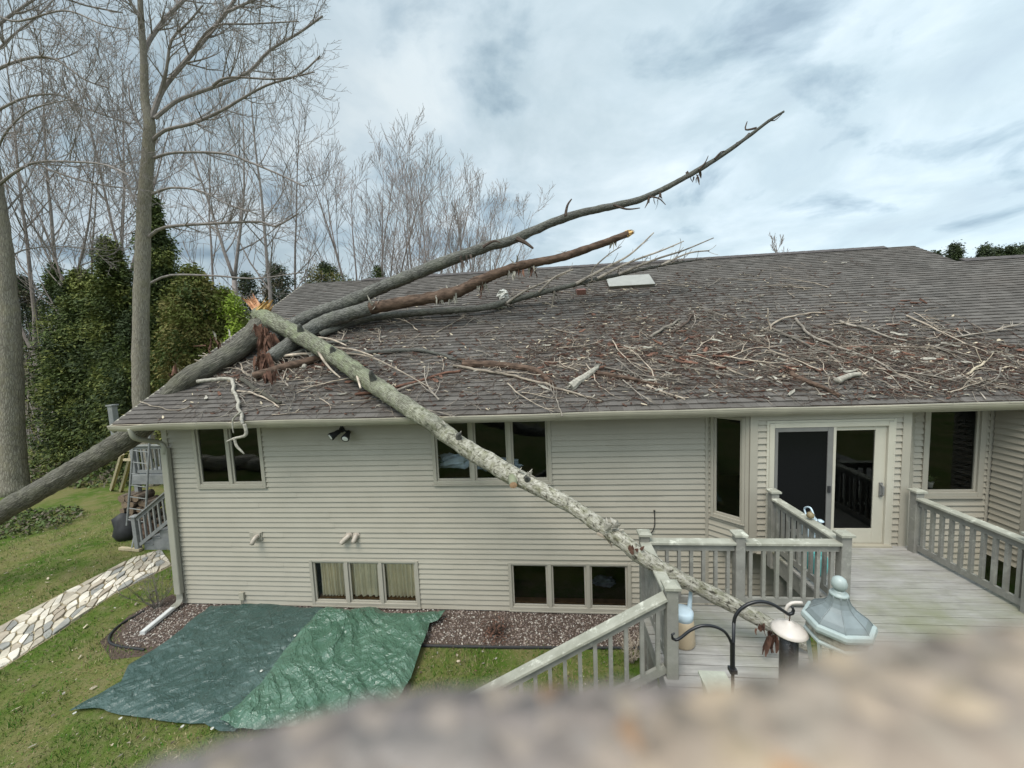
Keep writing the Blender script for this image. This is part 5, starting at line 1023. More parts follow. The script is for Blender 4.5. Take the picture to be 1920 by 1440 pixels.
def undergrowth():
    rgu = np.random.default_rng(6); n = 15000; px = rgu.uniform(-90, 640, n); Y = rgu.uniform(22, 60, n); mb = []; f = []
    P = []; 
    for a, y in zip(px, Y): p = onY(a, 690, y); P.append((p.x, y))
    P = np.array(P); h = rgu.uniform(0.6, 3.6, n)*np.where(rgu.uniform(0, 1, n) < 0.3, 3.0, 1); w = rgu.uniform(0.012, 0.045, n); ln = rgu.normal(0, 0.45, (n, 2))
    a = np.stack([P[:, 0]-w, P[:, 1], np.zeros(n)], 1); b = np.stack([P[:, 0]+w, P[:, 1], np.zeros(n)], 1); m1 = np.stack([P[:, 0]+ln[:, 0]*.4+w, P[:, 1]+ln[:, 1]*.4, h*.5], 1); m0 = m1.copy(); m0[:, 0] -= 2*w; c = np.stack([P[:, 0]+ln[:, 0], P[:, 1]+ln[:, 1], h], 1)
    vs = np.stack([a, b, m1, m0, c], 1).reshape(-1, 3); fs = []
    for i in range(n): fs.append((5*i, 5*i+1, 5*i+2, 5*i+3)); fs.append((5*i+3, 5*i+2, 5*i+4))
    me = bpy.data.meshes.new('undergrowth'); me.from_pydata(vs.tolist(), [], fs)
    for k in ('brush', 'branch2', 'cedar4', 'branch'): me.materials.append(M[k])
    me.polygons.foreach_set('material_index', np.repeat(rgu.integers(0, 4, n), 2).astype(np.int32)); me.update(); o = bpy.data.objects.new('undergrowth', me); COL.objects.link(o); o['kind'] = 'stuff'
    # low leaves: ivy on the floor of the wood and the far green slope
    n = 9000; px = rgu.uniform(-80, 470, n); Y = 14.5+rgu.exponential(8, n); q = np.array([(onY(a, 690, y).x, y) for a, y in zip(px, Y)]); z = rgu.uniform(0.02, 0.35, n)*(0.5+rgu.uniform(0, 1, n)); C = np.stack([q[:, 0], q[:, 1], z], 1); near = Y < 16
    d = rgu.normal(size=(n, 3)); d /= np.linalg.norm(d, axis=1)[:, None]; s = np.cross(d, rgu.normal(size=(n, 3))); s /= np.linalg.norm(s, axis=1)[:, None]; L = rgu.uniform(0.05, 0.14, n)[:, None]
    vs = np.stack([C-d*L, C+s*L*.5, C+d*L, C-s*L*.5], 1).reshape(-1, 3); me = bpy.data.meshes.new('ground_cover'); me.from_pydata(vs.tolist(), [], np.arange(4*n).reshape(-1, 4).tolist())
    for k in ('ivy', 'brush', 'cedar1', 'brush'): me.materials.append(M[k])
    me.polygons.foreach_set('material_index', rgu.integers(0, 4, n).astype(np.int32)); me.update(); o = bpy.data.objects.new('ground_cover', me); COL.objects.link(o); o['kind'] = 'stuff'
    # weedy patch near the big trunk
    n = 1500; a = rgu.uniform(0, 6.283, n); r = np.sqrt(rgu.uniform(0, 1, n)); c0 = onZ(45, 985, 0); C = np.stack([c0.x+np.cos(a)*r*1.7, c0.y+np.sin(a)*r*1.2, rgu.uniform(0.02, 0.22, n)], 1); d = rgu.normal(size=(n, 3)); d /= np.linalg.norm(d, axis=1)[:, None]; s = np.cross(d, rgu.normal(size=(n, 3))); s /= np.linalg.norm(s, axis=1)[:, None]; L = rgu.uniform(0.03, 0.09, n)[:, None]
    vs = np.stack([C-d*L, C+s*L*.5, C+d*L, C-s*L*.5], 1).reshape(-1, 3); me = bpy.data.meshes.new('weed_patch'); me.from_pydata(vs.tolist(), [], np.arange(4*n).reshape(-1, 4).tolist())
    for k in ('ivy', 'cedar1', 'brush'): me.materials.append(M[k])
    me.polygons.foreach_set('material_index', rgu.integers(0, 3, n).astype(np.int32)); me.update(); o = bpy.data.objects.new('weed_patch', me); COL.objects.link(o); o['kind'] = 'stuff'
undergrowth()
# ------------------------------------------------------------------ the fallen tree
def splinters(mb, c, axis, r, n, L, rng, mi=0, wid=0.03):
    axis = V(axis).normalized(); a = axis.orthogonal().normalized(); b = axis.cross(a)
    for i in range(n):
        th = rng.uniform(0, 6.283); rr = r*math.sqrt(rng.uniform(0.05, 1)); p = V(c)+(a*math.cos(th)+b*math.sin(th))*rr; l = L*rng.uniform(0.25, 1); d = (axis+(a*rng.uniform(-1, 1)+b*rng.uniform(-1, 1))*0.22).normalized(); s = d.orthogonal().normalized(); s.rotate(Matrix.Rotation(rng.uniform(0, 3.14), 3, d)); t = d.cross(s); w = wid*rng.uniform(0.5, 1.4); k = w*0.4
        q = p-axis*0.05; mb.add([q-s*w-t*k, q+s*w-t*k, q+s*w+t*k, q-s*w+t*k, p+d*l*0.6+s*w*0.7, p+d*l*0.6-s*w*0.6, p+d*l], [(0, 1, 4, 5), (3, 5, 4, 2), (0, 5, 3), (1, 2, 4), (5, 6, 4), (4, 6, 5)], mi)
def bark_strips(mb, c, n, L, rng, mi=0, spread=0.12, down=True, w0=0.02):
    for i in range(n):
        p = V(c)+V((rng.uniform(-spread, spread), rng.uniform(-spread, spread)*.5, rng.uniform(-spread, spread)*.5)); d = V((rng.uniform(-.4, .4), rng.uniform(-.3, .3), -1 if down else rng.uniform(-.3, .6))).normalized(); l = L*rng.uniform(0.4, 1); w = w0*rng.uniform(0.5, 1.6); s = d.orthogonal().normalized(); s.rotate(Matrix.Rotation(rng.uniform(0, 3.14), 3, d)); bend = V((rng.uniform(-.1, .1), rng.uniform(-.1, .1), 0))*l; t = d.cross(s)*w*0.35; q = p+d*l*.5+bend; e = p+d*l
        mb.add([p-s*w, p+s*w, q+s*w*1.1, q-s*w*.9, e+s*w*.3, e-s*w*.2, p+t, q+t, e+t*.4], [(0, 1, 2, 3), (3, 2, 4, 5), (1, 6, 7, 2), (6, 0, 3, 7), (2, 7, 8, 4), (7, 3, 5, 8)], mi)
def side_twigs(mb, P, R, n, L, rng, up=0.1, t0=0.2, t1=1.0, mi=0, lvl=1, minr=0.006, own=None):
    for k in range(n):
        if own: mb = MB()
        t = rng.uniform(t0, t1); i = min(int(t*(len(P)-1)), len(P)-2); dd = (P[i+1]-P[i]).normalized(); s = dd.orthogonal().normalized(); s.rotate(Matrix.Rotation(rng.uniform(0, 6.283), 3, dd)); a = rng.uniform(0.4, 1.0); grow(mb, P[i], dd*math.cos(a)+s*math.sin(a), L*rng.uniform(0.4, 1.1), max(minr, R[i]*0.4), lvl, rng, up, (3, 3, 2), 0.2, (0.4, 0.9), minr)
        if own: mb.build('twig', own[0], own[1])
def fallen():
    rng = random.Random(50)
    ft = thing('fallen_tree', 'huge fallen tree leaning across the crushed left roof edge, its stems spread over the roof', 'fallen tree', onY(-300, 1060, 7.5))
    px = [(-330, 1160, 7.2, 26), (-120, 1040, 7.4, 26), (0, 962, 7.55, 27), (120, 893, 7.65, 27), (215, 836, 7.7, 27), (262, 803, 7.75, 26)]
    pts = [onY(a, b, y) for a, b, y, _ in px]+[onR(345, 718, 0.10), onR(385, 692, 0.22), onR(425, 668, 0.28), onR(462, 640, 0.36), onR(487, 612, 0.46)]
    hs = [h for *_, h in px]+[23, 22, 21.5, 21, 20]; t = MB(); P, R = path_tube(t, pts, hs, 0.055, 34, amp=0.14, freq=3.0, seed=3, uv=True); tk = t.build('trunk', M['bark'], ft, smooth=True)
    s = MB(); ax = P[-1]-P[-3]; splinters(s, P[-1]-ax*0.5, ax, R[-1]*0.85, 40, 0.28, rng, 0, 0.03); s.build('torn_end', M['heart'], ft)
    for pp, off, n_, L_ in (((497, 628), .62, 34, .55), ((492, 668), .40, 26, .5), ((505, 700), .2, 18, .35)): s = MB(); bark_strips(s, onR(*pp, off), n_, L_, rng, 0, 0.16, True, 0.03); s.build('torn_fibre', M['barkred'], ft)
    # small broken stubs at the crushed edge
    for pp, n_, mm in (((345, 708), 14, 'barkred'), ((350, 700), 10, 'woodchip'), ((400, 655), 14, 'barkred'), ((425, 640), 8, 'barkgrey')):
        s = MB(); bark_strips(s, onR(*pp, 0.06), n_, 0.34, rng, 0, 0.3, False, 0.018); s.build('torn_bark', M[mm], ft)
    # upper stem, reaching over the ridge into the sky
    q0 = onR(505, 645, 0.22); q1 = onR(560, 603, 0.32); Y1 = q1.y
    px = [(650, 567, 12.5), (760, 521, 12), (870, 478, 10.5), (915, 462, 9.5), (960, 450, 8.5), (1060, 408, 7.6), (1150, 386, 6.6), (1200, 374, 6), (1262, 345, 5.4), (1340, 300, 4.6), (1400, 258, 3.8), (1440, 228, 3.2), (1470, 209, 2.4)]
    pts = [q0, q1]+[onY(a, b, Y1-0.05*i) for i, (a, b, _) in enumerate(px)]; t = MB(); P, R = path_tube(t, pts, [12.5, 13]+[c for *_, c in px], 0.07, 16, amp=0.15, freq=4.4, seed=12, uv=True); st = t.build('stem', M['bark_grey'], ft, smooth=True)
    st['label'] = 'long grey stem curving up into the sky'
    
    Yt = P[-1].y; tw = MB()
    for pl, h in (([(968, 447), (985, 455), (1000, 466)], 5), ([(1060, 405), (1064, 385), (1072, 373)], 3), ([(1418, 240), (1398, 243), (1401, 228)], 2.6), ([(1405, 250), (1392, 262), (1380, 268)], 2), ([(1340, 298), (1352, 285), (1362, 283)], 2), ([(1215, 368), (1235, 372), (1248, 384)], 2), ([(1150, 384), (1175, 392), (1200, 390)], 2.5), ([(905, 463), (925, 452), (938, 455)], 3), ([(1310, 318), (1322, 305), (1328, 292)], 1.8), ([(1440, 225), (1452, 226), (1466, 214)], 1.6)):
        path_tube(tw, [onY(a, b, Y1-0.5) for a, b in pl], [h, h*.7, h*.35], 0.05, 6); tw.build('twig', M['twigdark'], ft); tw = MB()
    for pp, n_, l_ in (((1225, 368), 8, .28), ((1300, 328), 8, .22), ((870, 482), 8, .25)): tw = MB(); bark_strips(tw, onY(*pp, Y1-0.42), n_, l_, rng, 0, 0.15); tw.build('loose_bark', M['twigdark'], ft)
    # second stem, half stripped of its bark
    q = [onR(508, 672, 0.22), onR(560, 634, 0.30), onR(600, 608, 0.34)]; Y2 = q[-1].y
    pts = q+[onY(650, 590, Y2+0.02), onY(695, 578, Y2+0.05)]; t = MB(); P, R = path_tube(t, pts, [14, 15, 15, 14, 13], 0.06, 22, amp=0.15, freq=4.4, seed=22, uv=True); t.build('stem', M['bark_grey'], ft, smooth=True)
    px = [(690, 579, 12), (760, 566, 11), (800, 560, 10.5), (830, 555, 13), (862, 546, 10.5), (900, 526, 10), (940, 510, 9.2), (980, 497, 8.2), (1050, 483, 7.4), (1120, 460, 7), (1178, 438, 6.2)]
    pts = [onY(a, b, Y2+0.05-0.02*i) for i, (a, b, _) in enumerate(px)]; t = MB(); P, R = path_tube(t, pts, [c for *_, c in px], 0.05, 18, amp=0.16, freq=5, seed=31, uv=True); st = t.build('stem', M['heart'], ft, smooth=True); st['label'] = 'red brown barkless stem with a snapped end'
    s = MB(); ax = P[-1]-P[-3]; splinters(s, P[-1], ax, R[-1]*.8, 16, 0.16, rng, 0, 0.025); s.build('snapped_end', M['splinter2'], ft)
    s = MB()
    for pp in ((825, 556), (850, 552), (905, 530), (960, 505), (1000, 492), (1150, 448)): s = MB(); bark_strips(s, onY(*pp, Y2-0.12), 9, 0.28, rng, 0, 0.10); s.build('loose_bark', M['barkgrey'], ft)
    for pp in ((705, 572), (840, 545), (975, 492), (1060, 475)): s = MB(); bark_strips(s, onY(*pp, Y2-0.10), 6, 0.3, rng, 0, 0.12, False); s.build('loose_bark', M['barkgrey'], ft)
    for pp in ((900, 535), (975, 505), (1000, 500)): s = MB(); bark_strips(s, onY(*pp, Y2-0.1), 7, 0.3, rng, 0, 0.08); s.build('loose_bark', M['barkred'], ft)
    # third, thin mossy branch along the roof with upright twigs
    q = [onR(600, 628, 0.16), onR(640, 612, 0.16), onR(700, 596, 0.16), onR(800, 585, 0.2), onR(900, 578, 0.2), onR(950, 566, 0.2)]; Y3 = q[-1].y
    pts = q+[onY(a, b, Y3+0.03*i) for i, (a, b) in enumerate(((1010, 550), (1080, 533), (1160, 515), (1240, 498), (1320, 485)))]; t = MB(); P, R = path_tube(t, pts, [6, 7, 7, 6.5, 6, 6.3, 5.4, 4.4, 3.4, 2.4, 1.2], 0.06, 10, amp=0.14, freq=7, seed=41, uv=True); t.build('branch', M['bark_grey'], ft, smooth=True)
    tw = MB()
    for pl, h in (([(1080, 532), (1130, 505), (1180, 478), (1226, 436)], 3), ([(1120, 522), (1180, 492), (1240, 470), (1282, 452)], 2.6), ([(1160, 514), (1230, 486), (1280, 470), (1338, 446)], 2.6), ([(1110, 528), (1112, 505), (1140, 478), (1165, 462)], 2), ([(1010, 548), (1040, 520), (1075, 505)], 2.2), ([(1240, 497), (1290, 475), (1330, 470)], 2), ([(950, 568), (985, 545), (1020, 530), (1062, 512)], 2.4), ([(880, 580), (905, 600), (930, 640)], 2.2), ([(1040, 545), (1035, 575), (1028, 605)], 2.2)):
        P2, R2 = path_tube(tw, [onY(a, b, Y3-0.08+0.05*i) for i, (a, b) in enumerate(pl)], [h, h*.8, h*.6, h*.35][:len(pl)], 0.08, 6); side_twigs(tw, P2, R2, 4, 0.3, rng, 0.1, 0.3, 1, lvl=0, minr=0.006, own=(M['twig'], ft)); tw.build('twig', M['twig'], ft); tw = MB()
    side_twigs(tw, P, R, 22, 0.5, rng, 0.06, 0.45, 1.0, lvl=1, minr=0.006, own=(M['twig'], ft))
    # snapped limb leaning from the break down to the deck
    L = [(onR(486, 590, 0.60), 17), (onR(520, 608, 0.56), 18), (onR(570, 634, 0.49), 17), (onR(640, 677, 0.40), 17), (onR(720, 734, 0.29), 16.5), (onR(792, 781, 0.22), 16)]
    L += [(onY(a, b, y), h) for a, b, y, h in ((830, 808, 6.26, 16), (870, 838, 6.08, 15.5), (935, 876, 5.80, 17), (960, 890, 5.70, 17.5), (1005, 913, 5.46, 14), (1080, 954, 5.10, 14), (1140, 996, 4.80, 15), (1165, 1012, 4.68, 16), (1196, 1038, 4.56, 15), (1245, 1069, 4.47, 14.5), (1320, 1106, 4.44, 15), (1400, 1147, 4.41, 15.5), (1470, 1185, 4.38, 15.5), (1518, 1211, 4.34, 13))]
    lb = thing('broken_limb', 'long pale broken limb slanting from the torn trunk over the gutter down onto the deck', 'broken limb', L[-1][0]); t = MB(); P, R = path_tube(t, [p for p, _ in L], [h for _, h in L], 0.045, 32, amp=0.15, freq=3.9, seed=61, uv=True); t.build('limb', M['bark_limb'], lb, smooth=True)
    s = MB(); ax = (P[0]-P[3]).normalized(); splinters(s, P[0], ax, R[0]*.8, 46, 0.22, rng, 0, 0.03); up_ = UP*0.8-RIGHT*0.62; splinters(s, P[1]+UP*0.10, up_, 0.12, 44, 0.52, rng, 0, 0.035); splinters(s, P[2]+UP*0.14-RIGHT*0.1, up_, 0.08, 14, 0.58, rng, 0, 0.035); s.build('split_end', M['splinter'], lb)
    s = MB(); splinters(s, P[6]+UP*0.15, RIGHT*0.55+UP*0.6, 0.13, 40, 0.42, rng, 0, 0.04); s.build('split_end', M['splinter2'], lb)
    s = MB(); s = MB()
    for c_, n_, L_, sp_, dn in ((onR(488, 612, 0.66), 26, 0.4, 0.14, True), (onY(1195, 1035, 4.44), 5, 0.10, 0.07, False), (onY(1447, 1190, 4.22), 14, 0.24, 0.05, True), (onY(1425, 1172, 4.2), 8, 0.12, 0.05, True)): s = MB(); bark_strips(s, c_, n_, L_, rng, 0, sp_, dn); s.build('torn_bark', M['barkred'], lb)
    s = MB(); c = onY(961, 897, 5.58); a = V((0.15, -0.9, -0.3)).normalized(); s.tube([c-a*0.02, c+a*0.13, c+a*0.16], [0.075, 0.062, 0.055], 14); s.build('stub', M['bark_limb'], lb, smooth=True); s = MB(); s.lathe([(0.056, 0.0), (0.001, 0.006)], c+a*0.161, 14, axis=a); s.build('sawn_face', M['cutend'], lb)
    s = MB()
    for pl, h in (([(838, 690), (842, 715), (858, 742), (885, 775)], 3), ([(930, 632), (990, 650), (1000, 660)], 1),): pass
    for pl, h, off in (([(590, 638), (600, 665), (618, 690), (638, 708)], 3, .5), ([(664, 682), (668, 700), (676, 728)], 2.6, .45), ([(590, 632), (620, 636), (650, 648)], 2, .55), ([(640, 662), (690, 668), (740, 690), (812, 730)], 2, .4), ([(612, 650), (660, 655), (700, 668)], 2, .45)): path_tube(s, [onR(a, b, off) for a, b in pl], [h, h*.9, h*.7, h*.45][:len(pl)], 0.06, 6); s.build('twig', M['twigpale'], lb); s = MB()
    for i_, (f_, ln_) in enumerate(((0.18, .16), (0.30, .10), (0.42, .20), (0.60, .12), (0.71, .09))):
        k_ = int(f_*(len(P)-1)); ax_ = (P[k_+1]-P[k_]).normalized(); d_ = (V((rng.uniform(-.5, .5), -0.5, rng.uniform(.2, .9)))); d_ = (d_-ax_*d_.dot(ax_)*0.7).normalized(); s = MB(); s.tube([P[k_], P[k_]+d_*(R[k_]*0.9), P[k_]+d_*(R[k_]+ln_*.6), P[k_]+d_*(R[k_]+ln_)+ax_*0.03], [R[k_]*.5, R[k_]*.42, R[k_]*.26, R[k_]*.16], 10, amp=.25, freq=9, uv=True, seed=i_); s.build('stub', M['bark_grey'], lb, smooth=True)
    s = MB()
    for pp in ((865, 836), (985, 905), (1150, 1000), (830, 806)): c = min(P, key=lambda q: (q-onY(*pp, q.y)).length); s = MB(); bark_strips(s, c+V((0, -0.05, 0.12)), 7, 0.16, rng, 0, 0.10, False, 0.025); s.build('torn_bark', M['barkgrey'], lb)
    s = MB()
    pts = [onY(a, b, 4.75) for a, b in ((1120, 1000), (1140, 1012), (1147, 1026))]; path_tube(s, pts, [3, 2.5, 1], 0.05, 6); s.build('twig', M['twigpale'], lb)
fallen()
# ------------------------------------------------------------------ big loose pieces on the roof
def loose_branches():
    rng = random.Random(90)
    G = 'loose branches on the roof'
    B = [('hanging_branch', 'forked grey branch hanging over the gutter in front of the left window', 'branch', 'barkgrey', [(372, 716, .2), (430, 710, .16), (438, 722, .12), (446, 755, .07), (458, 795, .06)], 5.5, 4.2, None),
         ('broken_log', 'thick rotten brown log under the limb beside the torn trunk', 'log', 'heart', [(478, 706, .10), (540, 686, .10), (600, 672, .10), (640, 662, .10)], 12, 8, None),
         ('broken_branch', 'smooth grey branch tucked under the limb above the rotten log', 'branch', 'bark_grey', [(494, 678, .12), (560, 660, .14), (600, 645, .14), (650, 640, .12)], 7, 5, None),
         ('broken_branch', 'tan branch above the rotten log with a peeled end', 'branch', 'twigpale', [(530, 668, .16), (590, 662, .16), (605, 660, .16)], 5, 4, None),
         ('wood_slab', 'short grey split slab leaning below the limb', 'slab', 'barkgrey', [(568, 690, .05), (580, 675, .10), (590, 662, .16)], 6, 4, None),
         ('broken_branch', 'mossy grey branch with peeled brown tip lying across the roof middle', 'branch', 'bark_grey', [(655, 664, .05), (720, 659, .06), (790, 657, .06), (850, 672, .05), (885, 684, .04)], 8, 3, None),
         ('broken_branch', 'brown curved stick just right of the limb above the gutter', 'branch', 'barkred', [(664, 740, .03), (705, 735, .04), (760, 722, .05), (820, 703, .05), (865, 695, .04)], 5, 3.5, None),
         ('broken_branch', 'long pale thin branch over dark bark slabs above the middle window', 'branch', 'twigpale', [(850, 686, .05), (920, 697, .06), (985, 710, .06), (1060, 732, .05), (1128, 752, .04)], 4.5, 3, None),
         ('bark_slab', 'dark hollow slab of bark under the long pale branch', 'bark slab', 'heart', [(868, 683, .04), (930, 684, .06), (1000, 694, .05), (1035, 720, .03)], 11, 5, None),
         ('bark_slab', 'pale inner bark slab standing over red debris in the roof middle', 'bark slab', 'barkgrey', [(1068, 726, .04), (1095, 708, .07), (1120, 690, .09)], 12, 5, None),
         ('bark_slab', 'red brown bark strip curving down right of the pale slab', 'bark slab', 'heart', [(1120, 700, .04), (1160, 706, .05), (1200, 714, .05), (1232, 722, .04)], 7, 3, None),
         ('broken_branch', 'pale stick ending the red bark strip toward the gutter', 'branch', 'twigpale', [(1212, 722, .04), (1240, 732, .04), (1285, 750, .03)], 4.5, 3, None),
         ('bark_slab', 'long red bark strip pointing at the door side gutter', 'bark slab', 'heart', [(1478, 700, .04), (1510, 712, .05), (1545, 730, .05), (1560, 736, .03)], 9, 4, None),
         ('broken_branch', 'long grey branch sloping right, upper one of the two long ones', 'branch', 'twig', [(1572, 602, .05), (1620, 615, .06), (1660, 630, .06), (1700, 640, .04)], 5, 3, None),
         ('broken_branch', 'longest grey branch crossing the right part of the roof downwards', 'branch', 'twig', [(1492, 597, .06), (1515, 625, .08), (1560, 645, .06), (1630, 672, .06), (1700, 710, .05), (1730, 725, .04)], 5, 3, None),
         ('broken_branch', 'grey branch with knotty middle right of the debris band', 'branch', 'twig', [(1440, 612, .06), (1490, 634, .07), (1530, 655, .06), (1560, 670, .05), (1590, 700, .04)], 5, 3, None),
         ('broken_branch', 'pale forked branch sweeping up to the right over the debris', 'branch', 'twigpale', [(1430, 622, .06), (1460, 600, .08), (1500, 590, .08), (1545, 585, .06)], 4, 2, None),
         ('broken_branch', 'thin pale upright twig standing in the debris fork', 'branch', 'twigpale', [(1444, 620, .05), (1442, 600, .22), (1437, 578, .38)], 3.4, 2, None),
         ('broken_branch', 'yellow peeled stick lying loose near the right edge', 'branch', 'woodchip', [(1812, 702, .05), (1828, 690, .07), (1845, 677, .08)], 5, 4.5, None),
         ('broken_branch', 'thin pale rod slanting above the right gutter', 'branch', 'twigpale', [(1780, 736, .04), (1820, 723, .06), (1865, 708, .05)], 3.4, 2, None),
         ('broken_branch', 'long thin pale branch running down toward the right edge', 'branch', 'twigpale', [(1700, 592, .04), (1750, 616, .06), (1800, 640, .06), (1850, 660, .05)], 4, 2, None),
         ('wood_chunk', 'whitish knotted wood chunk on the roof above the door', 'wood chunk', 'barkgrey', [(1568, 716, .06), (1588, 706, .09), (1612, 702, .07)], 10, 6, None),
         ('broken_branch', 'pale branch lying left of the whitish wood chunk', 'branch', 'twigpale', [(1330, 680, .04), (1360, 690, .06), (1392, 704, .04)], 4.5, 3, None),
         ('broken_branch', 'grey branch crossing the bark litter left of the roof middle', 'branch', 'twig', [(1220, 632, .05), (1250, 612, .08), (1275, 598, .06)], 5, 3.4, None),
         ('broken_branch', 'dark slanting stick in the upper debris band', 'branch', 'twigdark', [(1260, 622, .05), (1285, 605, .08), (1300, 588, .08)], 4.5, 3, None),
         ('broken_branch', 'twisted grey branch lying under the three stems', 'branch', 'twig', [(716, 755, .03), (740, 735, .06), (770, 722, .06), (800, 715, .04)], 4.5, 2.5, None),
         ('broken_branch', 'brown barked branch lying below the trunk toward the left gutter', 'branch', 'bark', [(452, 712, .08), (470, 722, .09), (500, 742, .08), (524, 756, .06)], 8, 6, None),
         ('broken_branch', 'pale thin branch from the trunk ending beside the left gutter', 'branch', 'twigpale', [(446, 732, .06), (470, 736, .08), (500, 748, .06), (522, 764, .04)], 4, 2.5, None),
         ('broken_branch', 'curved white twig on the bare lower left roof', 'branch', 'twigpale', [(266, 752, .03), (290, 762, .04), (320, 768, .03), (345, 766, .03), (357, 761, .02)], 2.4, 1.6, None)]
    for i, (nm, lab, cat, mat, pl, h0, h1, _) in enumerate(B):
        m = MB(); n = len(pl); pts = []
        for k, (a, b, off) in enumerate(pl):
            p = onR(a, b, off); pts.append(p)
        hs = [h0+(h1-h0)*k/(n-1) for k in range(n)]; P, R = smooth_path(pts, [pxr(p, h*(0.62 if nm == 'broken_branch' else 0.8)) for p, h in zip(pts, hs)], 0.04)
        P = [p+V((mnoise.noise(p*4+V((i, 0, 0))), mnoise.noise(p*4+V((i, 9, 0))), 0.5*mnoise.noise(p*4+V((i, 5, 0)))))*0.045 for p in P]
        m.tube(P, R, 9 if h0 > 5 else 6, amp=0.16, freq=7, seed=i*3.1, uv=True)
        if nm == 'hanging_branch':
            for q, hh in (([(458, 795), (461, 815), (440, 822), (425, 828)], [4, 3.6, 3, 1.6]), ([(440, 822), (443, 835), (452, 845), (458, 851)], [3, 3, 2.4, 1.4]), ([(452, 772), (438, 785), (436, 800), (438, 812)], [2, 2, 1.6, 1.2])): path_tube(m, [onY(a, b, 6.40) for a, b in q], hh, 0.03, 7, amp=0.15, freq=9, seed=2, uv=True)
        elif h0 <= 6 and rng.random() < 0.7: side_twigs(m, P, R, 4, 0.28, rng, 0.0, 0.2, 0.9, lvl=0, minr=0.006)
        if cat == 'bark slab': splinters(m, P[-1], P[-1]-P[-3], R[-1], 8, 0.2, rng, 0, 0.02); splinters(m, P[0], P[0]-P[2], R[0], 8, 0.2, rng, 0, 0.02)
        o = m.build(nm, M[mat], None, pts[0], smooth=cat != 'bark slab'); props(o, lab, cat, G)
    # bag and loose plastic near the upper stems
    def rag(c, s, seed, label):
        m = MB(); n, k = 16, 10; vs = []; c = V(c)
        for j in range(k+1):
            for i in range(n):
                th = 2*math.pi*i/n; ph = math.pi*j/k-math.pi/2; d = V((math.cos(th)*math.cos(ph), math.sin(th)*math.cos(ph), math.sin(ph))); r = 1+0.7*mnoise.noise(d*2.0+V((seed, 0, 0)))+0.3*mnoise.noise(d*6+V((seed, 0, 5))); vs.append((c.x+d.x*s[0]*r, c.y+d.y*s[1]*r, c.z+d.z*s[2]*r))
        m.add(vs, [(j*n+i, j*n+(i+1) % n, (j+1)*n+(i+1) % n, (j+1)*n+i) for j in range(k) for i in range(n)]); o = m.build('plastic_scrap', M['white'], None, c); props(o, label, 'plastic')
    rag(onR(942, 553, 0.12), (0.17, 0.12, 0.13), 3, 'crumpled white plastic bag caught beside the thin branch'); rag(onR(934, 576, 0.05), (0.22, 0.05, 0.035), 8, 'thin white plastic strip on shingles below the white bag')
loose_branches()
